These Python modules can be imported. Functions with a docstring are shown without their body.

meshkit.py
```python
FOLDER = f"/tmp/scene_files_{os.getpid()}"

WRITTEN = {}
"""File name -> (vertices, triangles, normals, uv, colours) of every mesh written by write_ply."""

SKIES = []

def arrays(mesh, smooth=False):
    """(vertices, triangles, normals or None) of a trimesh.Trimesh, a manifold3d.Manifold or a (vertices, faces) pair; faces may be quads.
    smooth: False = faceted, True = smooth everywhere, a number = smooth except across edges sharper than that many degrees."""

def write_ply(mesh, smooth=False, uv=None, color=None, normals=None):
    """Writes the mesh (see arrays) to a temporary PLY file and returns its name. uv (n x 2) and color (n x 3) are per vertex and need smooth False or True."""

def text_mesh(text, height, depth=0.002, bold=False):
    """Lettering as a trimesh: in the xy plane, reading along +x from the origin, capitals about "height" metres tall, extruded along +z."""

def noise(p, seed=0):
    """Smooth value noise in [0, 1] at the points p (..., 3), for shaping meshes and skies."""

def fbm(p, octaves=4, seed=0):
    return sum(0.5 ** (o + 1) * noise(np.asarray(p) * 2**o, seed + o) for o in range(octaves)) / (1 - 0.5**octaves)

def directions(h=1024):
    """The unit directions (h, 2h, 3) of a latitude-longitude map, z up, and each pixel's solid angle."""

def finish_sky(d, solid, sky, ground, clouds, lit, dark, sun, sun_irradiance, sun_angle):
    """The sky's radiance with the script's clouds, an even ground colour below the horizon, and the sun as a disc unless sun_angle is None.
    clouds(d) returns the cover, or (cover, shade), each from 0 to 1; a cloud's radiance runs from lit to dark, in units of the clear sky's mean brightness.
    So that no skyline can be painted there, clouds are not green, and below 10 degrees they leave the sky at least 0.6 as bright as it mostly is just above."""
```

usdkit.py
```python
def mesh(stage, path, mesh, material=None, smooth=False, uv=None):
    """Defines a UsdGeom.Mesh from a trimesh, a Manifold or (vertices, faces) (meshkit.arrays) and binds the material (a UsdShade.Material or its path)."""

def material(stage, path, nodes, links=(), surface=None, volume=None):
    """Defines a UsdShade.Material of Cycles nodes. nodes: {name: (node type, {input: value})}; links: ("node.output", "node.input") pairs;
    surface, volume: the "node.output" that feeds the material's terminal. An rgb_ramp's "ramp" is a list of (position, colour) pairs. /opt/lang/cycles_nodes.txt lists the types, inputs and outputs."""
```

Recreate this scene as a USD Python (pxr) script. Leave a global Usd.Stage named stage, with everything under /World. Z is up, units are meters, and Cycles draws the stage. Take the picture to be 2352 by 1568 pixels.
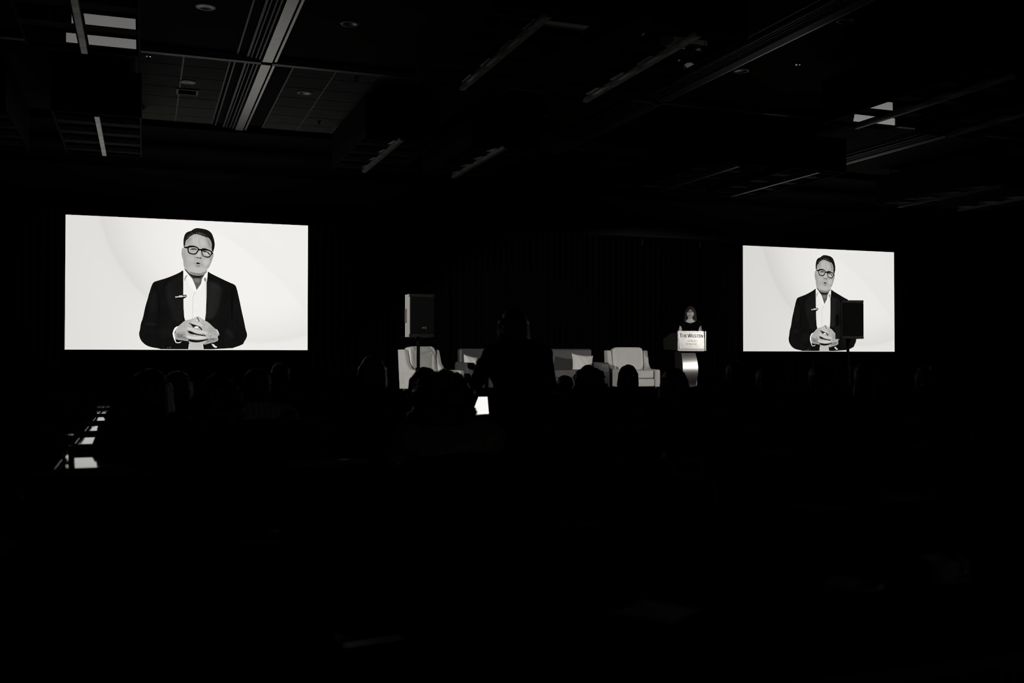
import math, random
import numpy as np
import trimesh
import manifold3d as m3
from manifold3d import Manifold, CrossSection
from shapely.geometry import Polygon
import usdkit, meshkit
from pxr import Usd, UsdGeom, UsdLux, UsdShade, Gf, Sdf

random.seed(7)
rng = np.random.default_rng(7)
stage = Usd.Stage.CreateInMemory()
UsdGeom.SetStageUpAxis(stage, UsdGeom.Tokens.z)
UsdGeom.SetStageMetersPerUnit(stage, 1.0)
UsdGeom.Xform.Define(stage, '/World')

# ------------------------------------------------------------------ camera, lights, exposure
EYE = np.array([0.0, 0.0, 1.22])
YAW, PITCH = math.radians(20.3), math.radians(0.92)
FPX = 35.0 / 36.0 * 2352
cam = UsdGeom.Camera.Define(stage, '/World/camera')
cam.AddTranslateOp().Set(Gf.Vec3d(*EYE))
cam.AddRotateZOp().Set(-math.degrees(YAW))
cam.AddRotateXOp().Set(90 + math.degrees(PITCH))
cam.CreateFocalLengthAttr(35.0)
cam.CreateHorizontalApertureAttr(36.0)
cam.CreateVerticalApertureAttr(24.0)
cam.CreateClippingRangeAttr(Gf.Vec2f(0.05, 200))
cam.CreateExposureAttr(0.0)
cam.CreateFStopAttr(2.8)
cam.CreateFocusDistanceAttr(15.0)

def spot(name, loc, target, intensity, cone, radius=0.06, soft=0.25, tint=(1.0, 0.965, 0.92)):
    """A theatre spotlight hung in the hall, pointing at the stage."""
    l = UsdLux.SphereLight.Define(stage, '/World/' + name)
    l.CreateRadiusAttr(radius)
    l.CreateIntensityAttr(intensity)
    l.CreateColorAttr(Gf.Vec3f(*tint))
    l.CreateNormalizeAttr(True)
    sh = UsdLux.ShapingAPI.Apply(l.GetPrim())
    sh.CreateShapingConeAngleAttr(cone)
    sh.CreateShapingConeSoftnessAttr(soft)
    m = Gf.Matrix4d()
    m.SetLookAt(Gf.Vec3d(*loc), Gf.Vec3d(*target), Gf.Vec3d(0, 0, 1))
    l.AddTransformOp().Set(m.GetInverse())
    return l

spot('spotlight_house', (-2.5, 8.3, 3.6), (6.9, 17.6, 0.85), 1250, 14.5)
spot('spotlight_house_001', (17.9, 8.3, 3.6), (9.9, 17.5, 1.1), 650, 10.5)
rear_fill = UsdLux.SphereLight.Define(stage, '/World/fill_light_rear')   # added fill light at the back of the hall, no fixture there
rear_fill.CreateRadiusAttr(0.05); rear_fill.CreateNormalizeAttr(True); rear_fill.CreateIntensityAttr(4.0); rear_fill.CreateColorAttr(Gf.Vec3f(1.0, 0.95, 0.88))
rear_fill.AddTranslateOp().Set(Gf.Vec3d(2.5, -4.2, 2.2))

# ------------------------------------------------------------------ pixel -> world helpers
_f = np.array([math.sin(YAW) * math.cos(PITCH), math.cos(YAW) * math.cos(PITCH), math.sin(PITCH)])
_r = np.array([math.cos(YAW), -math.sin(YAW), 0.0])
_u = np.cross(_r, _f)

def ray(px, py):
    return _f + (px - 1176) / FPX * _r + (784 - py) / FPX * _u
def at_y(px, py, Y):
    d = ray(px, py); return EYE + d * (Y / d[1])
def at_z(px, py, z):
    d = ray(px, py); return EYE + d * ((z - EYE[2]) / d[2])

# ------------------------------------------------------------------ naming and tagging
_used = {}
def numbered(path):
    if path not in _used:
        _used[path] = 0
        return path
    _used[path] += 1
    return f'{path}_{_used[path]:03d}'

def tag(prim, label=None, cat=None, group=None, kind=None):
    p = prim.GetPrim() if hasattr(prim, 'GetPrim') else prim
    for k, v in (('label', label), ('category', cat), ('group', group), ('kind', kind)):
        if v:
            p.SetCustomDataByKey(k, v)
    return p

def thing(name, label, cat, loc=(0, 0, 0), rotz=0.0, group=None, kind=None, scale=None):
    x = UsdGeom.Xform.Define(stage, numbered('/World/' + name))
    x.AddTranslateOp().Set(Gf.Vec3d(*map(float, loc)))
    if rotz:
        x.AddRotateZOp().Set(float(rotz))
    if scale:
        x.AddScaleOp().Set(Gf.Vec3f(*scale) if hasattr(scale, '__len__') else Gf.Vec3f(scale, scale, scale))
    tag(x, label, cat, group, kind)
    return x.GetPrim()

def part(name, mesh, mat, parent=None, smooth=35, label=None):
    base = (str(parent.GetPath()) if parent is not None else '/World') + '/' + name
    m = usdkit.mesh(stage, numbered(base), mesh, mat, smooth=smooth)
    if label:
        tag(m, label)
    return m.GetPrim()

def holder(name, parent):
    return UsdGeom.Xform.Define(stage, numbered(str(parent.GetPath()) + '/' + name)).GetPrim()

def dup(src, loc, rotz=0.0, label=None, group=None):
    was = src.GetCustomData()
    r = thing(src.GetName().rstrip('0123456789_') or src.GetName(), label or was['label'], was['category'], loc, rotz, group or was.get('group'))
    r.GetReferences().AddInternalReference(src.GetPath())
    r.SetInstanceable(True)
    return r

# ------------------------------------------------------------------ materials
LOOKS = '/World/Looks'
UsdGeom.Scope.Define(stage, LOOKS)
def lin(v):
    c = v / 255.0
    return c / 12.92 if c <= 0.04045 else ((c + 0.055) / 1.055) ** 2.4
WARM = np.array([1.0, 0.985, 0.955])
_mats = {}
def mat(name, albedo, rough=0.6, metal=0.0, noise=0.0, scale=20.0, bump=0.0, bscale=60.0, ior=1.5, spec=None, coat=0.0):
    if name in _mats:
        return _mats[name]
    c = tuple(albedo * WARM)
    p = {'base_color': c, 'roughness': rough, 'metallic': metal, 'ior': ior}
    if spec is not None:
        p['specular_ior_level'] = spec
    if coat:
        p['coat_weight'] = coat; p['coat_roughness'] = 0.1
    nodes, links = {'p': ('principled_bsdf', p)}, []
    if noise:
        nodes['geo'] = ('texture_coordinate', {})
        nodes['n'] = ('noise_texture', {'scale': scale, 'detail': 4.0, 'roughness': 0.6})
        nodes['r'] = ('rgb_ramp', {'ramp': [(0.3, tuple(np.array(c) * (1 - noise))), (0.7, tuple(np.minimum(np.array(c) * (1 + noise), 1)))]})
        links += [('geo.object', 'n.vector'), ('n.fac', 'r.fac'), ('r.color', 'p.base_color')]
    if bump:
        nodes['geo2'] = ('texture_coordinate', {})
        nodes['n2'] = ('noise_texture', {'scale': bscale, 'detail': 3.0})
        nodes['b'] = ('bump', {'strength': bump, 'distance': 0.01})
        links += [('geo2.object', 'n2.vector'), ('n2.fac', 'b.height'), ('b.normal', 'p.normal')]
    _mats[name] = usdkit.material(stage, f'{LOOKS}/{name}', nodes, links, surface='p.BSDF')
    return _mats[name]

def glow(v, gain=1.0):
    """Projected grey: what the screen sends out at display level v."""
    key = f'projected_grey_{int(v)}_{int(gain*100)}'
    if key not in _mats:
        c = lin(v) * WARM * gain
        _mats[key] = usdkit.material(stage, f'{LOOKS}/{key}', {'e': ('emission', {'color': tuple(c), 'strength': 1.0})}, [], surface='e.emission')
    return _mats[key]

GRAIN = dict(hair=(.55, 30, (1, 1, .35)), hair_shine=(.35, 34, (1, 1, .3)), face=(.05, 14, (1, 1, 1)), beard=(.09, 130, (1, 1, 1)), beard_edge=(.2, 120, (1, 1, 1)), jacket=(.30, 5, (1, 1, .5)), lapel=(.25, 6, (1, 1, .6)), hand=(.10, 16, (1, 1, 1)), finger=(.06, 22, (1, 1, 1)), hand_shade=(.15, 30, (1, 1, 1)), shirt=(.015, 5, (1, 1, .3)), neck=(.2, 20, (1, 1, .5)))
def glow_grain(name, v, gain):
    """Projected grey with the fine unevenness of skin, hair or cloth in the video picture."""
    amp, sc, st = GRAIN[name]
    key = f'projected_{name}_{int(v)}_{int(gain*100)}'
    if key not in _mats:
        c = lin(v) * WARM * gain
        nodes = {'g': ('geometry', {}), 'mp': ('mapping', {'scale': st}), 'n': ('noise_texture', {'scale': sc, 'detail': 5.0, 'roughness': 0.65}),
                 'r': ('rgb_ramp', {'ramp': [(0.3, tuple(c * (1 - amp))), (0.7, tuple(c * (1 + amp)))]}), 'e': ('emission', {'strength': 1.0})}
        _mats[key] = usdkit.material(stage, f'{LOOKS}/{key}', nodes, [('g.position', 'mp.vector'), ('mp.vector', 'n.vector'), ('n.fac', 'r.fac'), ('r.color', 'e.color')], surface='e.emission')
    return _mats[key]

def glass(name, tint=0.9):
    if name not in _mats:
        _mats[name] = usdkit.material(stage, f'{LOOKS}/{name}', {'p': ('principled_bsdf', {'base_color': tuple(tint * WARM), 'roughness': 0.02, 'transmission_weight': 1.0, 'ior': 1.45})}, [], surface='p.BSDF')
    return _mats[name]

M = dict(
    carpet=mat('dark_carpet', 0.012, 0.95, noise=0.5, scale=9, bump=0.4, bscale=200, spec=0.1),
    wall=mat('wall_paint', 0.035, 0.9, spec=0.1),
    wallfar=mat('wall_paint_far', 0.05, 0.9, spec=0.1),
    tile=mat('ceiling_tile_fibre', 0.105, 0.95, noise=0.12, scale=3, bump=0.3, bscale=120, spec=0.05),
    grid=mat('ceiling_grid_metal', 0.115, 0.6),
    ceil=mat('ceiling_shaded', 0.016, 0.95, spec=0.05),  # near and outer bays: their shade is put into the colour
    added_soffit=mat('soffit_shaded', 0.012, 0.95, spec=0.05),  # shade above the stage side, put into the colour
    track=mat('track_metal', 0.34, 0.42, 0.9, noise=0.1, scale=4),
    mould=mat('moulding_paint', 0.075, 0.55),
    trackshade=mat('track_shaded', 0.03, 0.6),  # dark copy of the track finish: weaker light put into the colour
    barshade=mat('pendant_bar_shaded', 0.09, 0.5, 0.8),  # right-hand bars: dimmer light put into the colour
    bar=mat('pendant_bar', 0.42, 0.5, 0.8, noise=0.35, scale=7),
    drape=mat('black_drape', 0.0016, 0.95, spec=0.0),
    stage=mat('stage_carpet', 0.004, 0.95, spec=0.02),
    skirt=mat('stage_skirt', 0.003, 0.95, spec=0.0),
    black=mat('black_plastic', 0.006, 0.45),
    blackmatte=mat('black_matte', 0.0015, 0.85, spec=0.05),
    grille=mat('speaker_grille', 0.0009, 0.8, bump=0.3, bscale=400, spec=0.1),
    cabinet=mat('speaker_cabinet', 0.36, 0.55, bump=0.2, bscale=300),
    greyplate=mat('speaker_badge', 0.10, 0.5),
    steelrod=mat('dull_steel', 0.3, 0.35, 1.0),
    leather=mat('cream_leather', 0.50, 0.42, noise=0.06, scale=6, bump=0.15, bscale=40),
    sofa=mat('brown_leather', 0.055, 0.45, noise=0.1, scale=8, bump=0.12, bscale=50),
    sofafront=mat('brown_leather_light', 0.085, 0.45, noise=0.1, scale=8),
    pillow=mat('white_linen', 0.62, 0.85, bump=0.25, bscale=260),
    wood=mat('dark_wood', 0.02, 0.5),
    lecternbody=mat('lectern_laminate', 0.012, 0.5, spec=0.3),
    skin=mat('skin', 0.52, 0.5, noise=0.05, scale=12),
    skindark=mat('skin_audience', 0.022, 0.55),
    dress=mat('black_dress', 0.0025, 0.9, spec=0.02),
    darkhair=mat('dark_hair', 0.012, 0.45, bump=0.5, bscale=90),
    hairsheen=mat('brown_hair', 0.035, 0.4, bump=0.6, bscale=80),
    greyhair=mat('grey_hair', 0.07, 0.5, bump=0.5, bscale=90),
    clothdark=mat('dark_clothing', 0.008, 0.9, noise=0.3, scale=10, spec=0.05),
    clothmid=mat('grey_clothing', 0.02, 0.9, noise=0.3, scale=10, spec=0.05),
    trousers=mat('dark_trousers', 0.006, 0.9, spec=0.05),
    shoe=mat('black_shoe', 0.006, 0.5),
    chairfab=mat('chair_upholstery', 0.006, 0.9, noise=0.3, scale=30, spec=0.05),
    chairframe=mat('chair_frame', 0.02, 0.4, 0.6),
    paper=mat('white_paper', 0.40, 0.8),
    china=mat('white_china', 0.16, 0.3),
    silver=mat('silver_case', 0.5, 0.35, 1.0),
    chrome=mat('chrome', 0.65, 0.18, 1.0),
    downring=mat('downlight_ring', 0.10, 0.45),
    downcone=mat('downlight_cone', 0.035, 0.3, 1.0),
    lampshell=mat('pendant_shell', 0.008, 0.8, spec=0.05),
    lens=mat('eyeglass_frame', 0.004, 0.4),
    spark=mat('polished_metal', 0.8, 0.1, 1.0),
    napkin=mat('napkin_cloth', 0.5, 0.85),
)
# glossy acrylic panels under the pendants and glossy laminate on the tables: dark, mirror-smooth
M['linen'] = mat('black_table_linen', 0.006, 0.95, spec=0.02)
M['acrylic'] = mat('smoked_acrylic', 0.03, 0.015, ior=1.33, noise=0.0)
M['laminate'] = mat('table_laminate', 0.005, 0.05, ior=1.36)

def brushed(name, col, rough, mottle=True):
    if name not in _mats:
        nodes = {'tc': ('texture_coordinate', {}), 'mp': ('mapping', {'scale': (2.0, 2.0, 260.0)}), 'n': ('noise_texture', {'scale': 3.0, 'detail': 3.0}),
                 'b': ('bump', {'strength': 0.06, 'distance': 0.01}),
                 'n2': ('noise_texture', {'scale': 7.0, 'detail': 5.0}), 'rr': ('rgb_ramp', {'ramp': [(0.35, (rough * 0.8,) * 3), (0.7, (min(1, rough * 1.35),) * 3)]}),
                 'p': ('principled_bsdf', {'base_color': tuple(col * WARM), 'metallic': 1.0, 'roughness': rough})}
        links = [('tc.object', 'mp.vector'), ('mp.vector', 'n.vector'), ('n.fac', 'b.height'), ('b.normal', 'p.normal')] if not mottle else [('tc.object', 'mp.vector'), ('mp.vector', 'n.vector'), ('n.fac', 'b.height'), ('b.normal', 'p.normal'), ('tc.object', 'n2.vector'), ('n2.fac', 'rr.fac'), ('rr.color', 'p.roughness')]
        _mats[name] = usdkit.material(stage, f'{LOOKS}/{name}', nodes, links, surface='p.BSDF')
    return _mats[name]
M['brushed'] = brushed('brushed_steel', 0.62, 0.30, False)
M['rail'] = brushed('brushed_rail', .30, .30, False)
M['brushedpanel'] = brushed('brushed_steel_panel', 0.26, 0.26, False)

def spotted(name, base, dot, scale):
    if name not in _mats:
        nodes = {'tc': ('texture_coordinate', {}), 'v': ('voronoi_texture', {'scale': scale, 'randomness': 0.9}),
                 'r': ('rgb_ramp', {'ramp': [(0.0, (dot,) * 3), (0.17, (dot,) * 3), (0.24, tuple(base * WARM)), (1.0, tuple(base * WARM))]}),
                 'p': ('principled_bsdf', {'roughness': 0.9})}
        _mats[name] = usdkit.material(stage, f'{LOOKS}/{name}', nodes, [('tc.object', 'v.vector'), ('v.distance', 'r.fac'), ('r.color', 'p.base_color')], surface='p.BSDF')
    return _mats[name]
M['spotted'] = spotted('spotted_blouse', 0.17, 0.01, 26)
def striped(name, a, b, scale):
    if name not in _mats:
        nodes = {'tc': ('texture_coordinate', {}), 'w': ('wave_texture', {'scale': scale, 'distortion': 1.2, 'detail': 1.0, 'bands_direction': 'x'}),
                 'r': ('rgb_ramp', {'ramp': [(0.25, tuple(a * WARM)), (0.6, tuple(b * WARM))]}), 'p': ('principled_bsdf', {'roughness': 0.9})}
        _mats[name] = usdkit.material(stage, f'{LOOKS}/{name}', nodes, [('tc.object', 'w.vector'), ('w.fac', 'r.fac'), ('r.color', 'p.base_color')], surface='p.BSDF')
    return _mats[name]
M['striped'] = striped('striped_shirt', 0.36, 0.62, 9)

# ------------------------------------------------------------------ mesh helpers
def arr(m):
    v, f, _ = meshkit.arrays(m)
    return np.asarray(v, float), np.asarray(f, int)
def moved(m, t=(0, 0, 0), s=None, rz=0.0, rx=0.0, ry=0.0):
    v, f = arr(m); v = v.copy()
    if s is not None: v = v * np.asarray(s)
    for ang, (a, b) in ((rx, (1, 2)), (ry, (2, 0)), (rz, (0, 1))):
        if ang:
            c, sn = math.cos(ang), math.sin(ang)
            x, y = v[:, a].copy(), v[:, b].copy()
            v[:, a], v[:, b] = c * x - sn * y, sn * x + c * y
    return v + np.asarray(t, float), f
def join(*ms):
    vs, fs, n = [], [], 0
    for m in ms:
        v, f = arr(m); vs.append(v); fs.append(f + n); n += len(v)
    return np.vstack(vs), np.vstack(fs)
def box(x0, x1, y0, y1, z0, z1):
    return moved(trimesh.creation.box((x1 - x0, y1 - y0, z1 - z0)), ((x0 + x1) / 2, (y0 + y1) / 2, (z0 + z1) / 2))
def rbox(x0, x1, y0, y1, z0, z1, r=0.02, seg=8):
    s = Manifold.sphere(r, seg)
    return Manifold.batch_hull([s.translate((x, y, z)) for x in (x0 + r, x1 - r) for y in (y0 + r, y1 - r) for z in (z0 + r, z1 - r)])
def cyl(p, q, r, r2=None, seg=16):
    p, q = np.asarray(p, float), np.asarray(q, float)
    d = q - p; L = np.linalg.norm(d)
    m = Manifold.cylinder(L, r, r if r2 is None else r2, seg)
    v, f = arr(m)
    T = trimesh.geometry.align_vectors([0, 0, 1], d / L)
    return v @ T[:3, :3].T + p, f
def lathe(profile, seg=28):
    m = trimesh.creation.revolve(np.asarray(profile, float), sections=seg)
    return np.array(m.vertices), np.array(m.faces)
def extrude(poly, h):
    return CrossSection([np.asarray(poly, float)]).extrude(h)
def soft_extrude(poly, t, r, n=4):
    """A slab of the outline, thickness t along z, with rounded edges of radius r."""
    P = np.asarray(poly, float)
    if np.sum(P[:, 0] * np.roll(P[:, 1], -1) - np.roll(P[:, 0], -1) * P[:, 1]) < 0: P = P[::-1]
    c = CrossSection([P])
    out = []
    for k in range(n):
        a = math.pi / 2 * k / n
        d, z = r * (1 - math.cos(a)), r * (1 - math.sin(a))
        out.append(c.offset(-d, m3.JoinType.Round).extrude(t - 2 * z).translate((0, 0, z)))
    if c.hull().area() < c.area() * 1.01:
        return Manifold.batch_hull(out)
    o = out[0]
    for x in out[1:]: o = o + x
    return o
def superbox(w, d, h, e=0.28, n=(40, 28), wr=0.0, seed=0):
    """A stuffed cushion: a superellipsoid with optional diagonal wrinkles on it."""
    u = np.linspace(-math.pi, math.pi, n[0], endpoint=False); v = np.linspace(-math.pi / 2, math.pi / 2, n[1])
    U, V = np.meshgrid(u, v)
    sp = lambda a: np.sign(a) * np.abs(a) ** e
    x, y, z = sp(np.cos(V)) * sp(np.cos(U)) * w / 2, sp(np.cos(V)) * sp(np.sin(U)) * d / 2, sp(np.sin(V)) * h / 2
    P = np.stack([x, y, z], -1).reshape(-1, 3)
    if wr:
        k = meshkit.fbm(P * 3.2 + seed, 3, seed)
        w_ = np.abs(np.sin((P[:, 0] * 0.8 + P[:, 2] * 0.55) * 38 + 5 * k)) ** 6
        lim = np.clip((meshkit.noise(P * 2.3 + 9, seed) - 0.35) * 3, 0, 1)
        P[:, 1] += -np.sign(P[:, 1]) * wr * w_ * lim
    F = []
    for j in range(n[1] - 1):
        for i in range(n[0]):
            a, b = j * n[0] + i, j * n[0] + (i + 1) % n[0]
            F += [(a, b, b + n[0]), (a, b + n[0], a + n[0])]
    return P, np.array(F)
def throw_pillow(w, h, t, seed=0, n=22):
    g = np.linspace(-1, 1, n); U, V = np.meshgrid(g, g)
    x = U * w / 2 * (1 - 0.10 * (1 - V ** 2)); y = V * h / 2 * (1 - 0.10 * (1 - U ** 2))
    th = t / 2 * np.clip((1 - U ** 2), 0, 1) ** 0.42 * np.clip((1 - V ** 2), 0, 1) ** 0.42
    th = th * (1 + 0.10 * np.sin(9 * U + 6 * V + seed) * (1 - U ** 2) * (1 - V ** 2)) + 0.006
    P = np.vstack([np.stack([x, -th, y], -1).reshape(-1, 3), np.stack([x, th, y], -1).reshape(-1, 3)])
    F, N = [], n * n
    for j in range(n - 1):
        for i in range(n - 1):
            a, b, c, d = j * n + i, j * n + i + 1, (j + 1) * n + i + 1, (j + 1) * n + i
            F += [(a, b, c), (a, c, d), (N + a, N + c, N + b), (N + a, N + d, N + c)]
    rim = [i for i in range(n)] + [j * n + n - 1 for j in range(1, n)] + [(n - 1) * n + i for i in range(n - 2, -1, -1)] + [j * n for j in range(n - 2, 0, -1)]
    for a, b in zip(rim, rim[1:] + rim[:1]):
        F += [(a, N + a, N + b), (a, N + b, b)]
    return P, np.array(F)

# ------------------------------------------------------------------ the setting
SY = 19.63                   # the plane of the two screens
CZ = 5.32                    # ceiling
XL, XR, YB, YF = -9.0, 24.0, -5.0, 22.4
def structure(name, mesh, m, smooth=False):
    p = part(name, mesh, m, None, smooth); tag(p, kind='structure'); return p
structure('floor', box(XL, XR, YB, YF, -0.12, 0.0), M['carpet'])
structure('wall_back', box(XL, XR, YF, YF + 0.2, 0, CZ + 0.4), M['wallfar'])
structure('wall_left', box(XL - 0.2, XL, YB, YF, 0, CZ + 0.4), M['wall'])
structure('wall_right', box(XR, XR + 0.2, YB, YF, 0, CZ + 0.4), M['wall'])
structure('wall_rear', box(XL, XR, YB - 0.2, YB, 0, CZ + 0.4), M['wall'])

ceiling = thing('ceiling', None, None, kind='structure')
CROSS = 13.93
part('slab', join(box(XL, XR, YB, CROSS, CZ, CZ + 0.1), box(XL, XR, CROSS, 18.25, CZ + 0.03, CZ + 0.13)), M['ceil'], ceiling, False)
part('added_soffit', box(XL, XR, 18.25, YF, CZ - 0.10, CZ + 0.1), M['added_soffit'], ceiling, False)  # added dark drop, standing for the shade over the stage
TRK = (1.56, 7.62, 13.68)    # ceiling tracks running towards the stage
def tiles(x0, x1, y0=CROSS + 0.12, y1=18.24, p=0.61):
    nx, ny = int((x1 - x0) / p + 0.5), int((y1 - y0) / p + 0.5)
    for i in range(nx):
        for j in range(ny):
            a, b = x0 + i * p, y0 + j * p
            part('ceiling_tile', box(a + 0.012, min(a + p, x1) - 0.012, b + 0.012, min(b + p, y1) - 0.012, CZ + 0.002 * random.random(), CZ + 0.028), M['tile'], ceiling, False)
    for i in range(nx + 1):
        a = min(x0 + i * p, x1)
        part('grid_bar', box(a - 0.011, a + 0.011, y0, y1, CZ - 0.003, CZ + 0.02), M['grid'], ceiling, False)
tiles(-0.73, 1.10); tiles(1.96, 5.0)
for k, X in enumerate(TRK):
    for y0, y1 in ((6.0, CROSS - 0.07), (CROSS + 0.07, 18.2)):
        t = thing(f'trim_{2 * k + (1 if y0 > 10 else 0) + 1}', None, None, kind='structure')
        part('track_face', box(X - 0.065, X + 0.065, y0, y1, CZ - 0.07, CZ), M['track'] if k == 0 else M['trackshade'], t, False)
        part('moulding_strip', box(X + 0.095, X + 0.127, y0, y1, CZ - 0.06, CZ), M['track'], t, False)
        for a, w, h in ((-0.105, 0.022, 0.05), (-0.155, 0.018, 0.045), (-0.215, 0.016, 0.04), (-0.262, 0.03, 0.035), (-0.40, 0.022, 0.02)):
            part('moulding_strip', box(X + a - w / 2, X + a + w / 2, y0, y1, CZ - h, CZ), M['mould'] if k == 0 else M['trackshade'], t, False)
t = thing('trim_7', None, None, kind='structure')
xs = [XL] + [v for X in TRK for v in (X - 0.075, X + 0.075)] + [XR]
for a, b in zip(xs[0::2], xs[1::2]):
    part('cross_track', box(a, b, CROSS - 0.05, CROSS + 0.05, CZ - 0.075, CZ), M['mould'], t, False)
    part('cross_lip', box(a, b, CROSS - 0.085, CROSS - 0.055, CZ - 0.055, CZ), M['track'], t, False)

# downlights, sprinklers and the air vent
def downlight(px, py, label):
    p = at_z(px, py, CZ)
    t = thing('downlight', label, 'ceiling light', (p[0], p[1], CZ - 0.0), group='recessed ceiling downlights')
    part('trim_ring', lathe([(0.085, 0.0), (0.085, -0.012), (0.112, -0.010), (0.118, 0.0), (0.085, 0.0)], 32), M['downring'], t)
    part('reflector', lathe([(0.0, -0.001), (0.05, -0.002), (0.084, -0.011), (0.085, -0.001), (0.0, -0.0005)], 32), M['downcone'], t)
for a in ((472, 15, 'round recessed downlight beyond the bright-striped pendant, highest on the left ceiling'),
          (803, 54, 'round recessed downlight right of the long metal ceiling track'),
          (432, 188, 'round recessed downlight just above the square air vent'),
          (700, 213, 'round recessed downlight in the lit tiles right of the metal track'),
          (1677, 5, 'downlight cut by the top edge of the picture right of centre'),
          (1943, 47, 'round downlight nearest the upper right corner of the ceiling'),
          (1702, 162, 'brightest-rimmed round downlight beside the right ceiling mouldings'),
          (1243, 266, 'small downlight in the dark ceiling left of another at mid height'),
          (1450, 284, 'small downlight in the dark middle ceiling under the slanting light bar'),
          (1325, 343, 'lowest small downlight over the middle of the stage')):
    downlight(*a)
def sprinkler(px, py, label):
    p = at_z(px, py, CZ)
    t = thing('sprinkler', label, 'sprinkler', (p[0], p[1], CZ), group='ceiling sprinklers')
    part('escutcheon', lathe([(0, 0), (0.04, 0), (0.034, -0.012), (0, -0.014)], 20), M['chrome'], t)
    part('sprinkler_head', lathe([(0, -0.012), (0.012, -0.014), (0.010, -0.045), (0.024, -0.048), (0.024, -0.052), (0, -0.053)], 16), M['blackmatte'], t)
for a in ((341, 128, 'small sprinkler head just under the cross track at far left'), (330, 243, 'small sprinkler head at the lower left of the lit ceiling tiles'),
          (817, 178, 'small sprinkler head at the upper right of the lit ceiling tiles'), (733, 278, 'small sprinkler head at the lower right of the lit ceiling tiles'),
          (1833, 147, 'small sprinkler head right of the brightest-rimmed downlight'), (1897, 276, 'small sprinkler head left of the bright reflecting pendant panels')):
    sprinkler(*a)
p0 = at_z(430, 210, CZ)
t = thing('air_vent', 'square louvred air vent among the lit ceiling tiles', 'air vent', (p0[0], p0[1], CZ - 0.004))
part('vent_frame', join(box(-.16, .16, -.16, -.13, -.012, 0), box(-.16, .16, .13, .16, -.012, 0), box(-.16, -.13, -.13, .13, -.012, 0), box(.13, .16, -.13, .13, -.012, 0)), M['mould'], t, False)
for k in range(5):
    part('louvre', moved(box(-.13, .13, -.02, .02, -.002, .002), (0, -0.1 + 0.05 * k, -0.006), rx=0.25), M['grid'], t, False)

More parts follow.
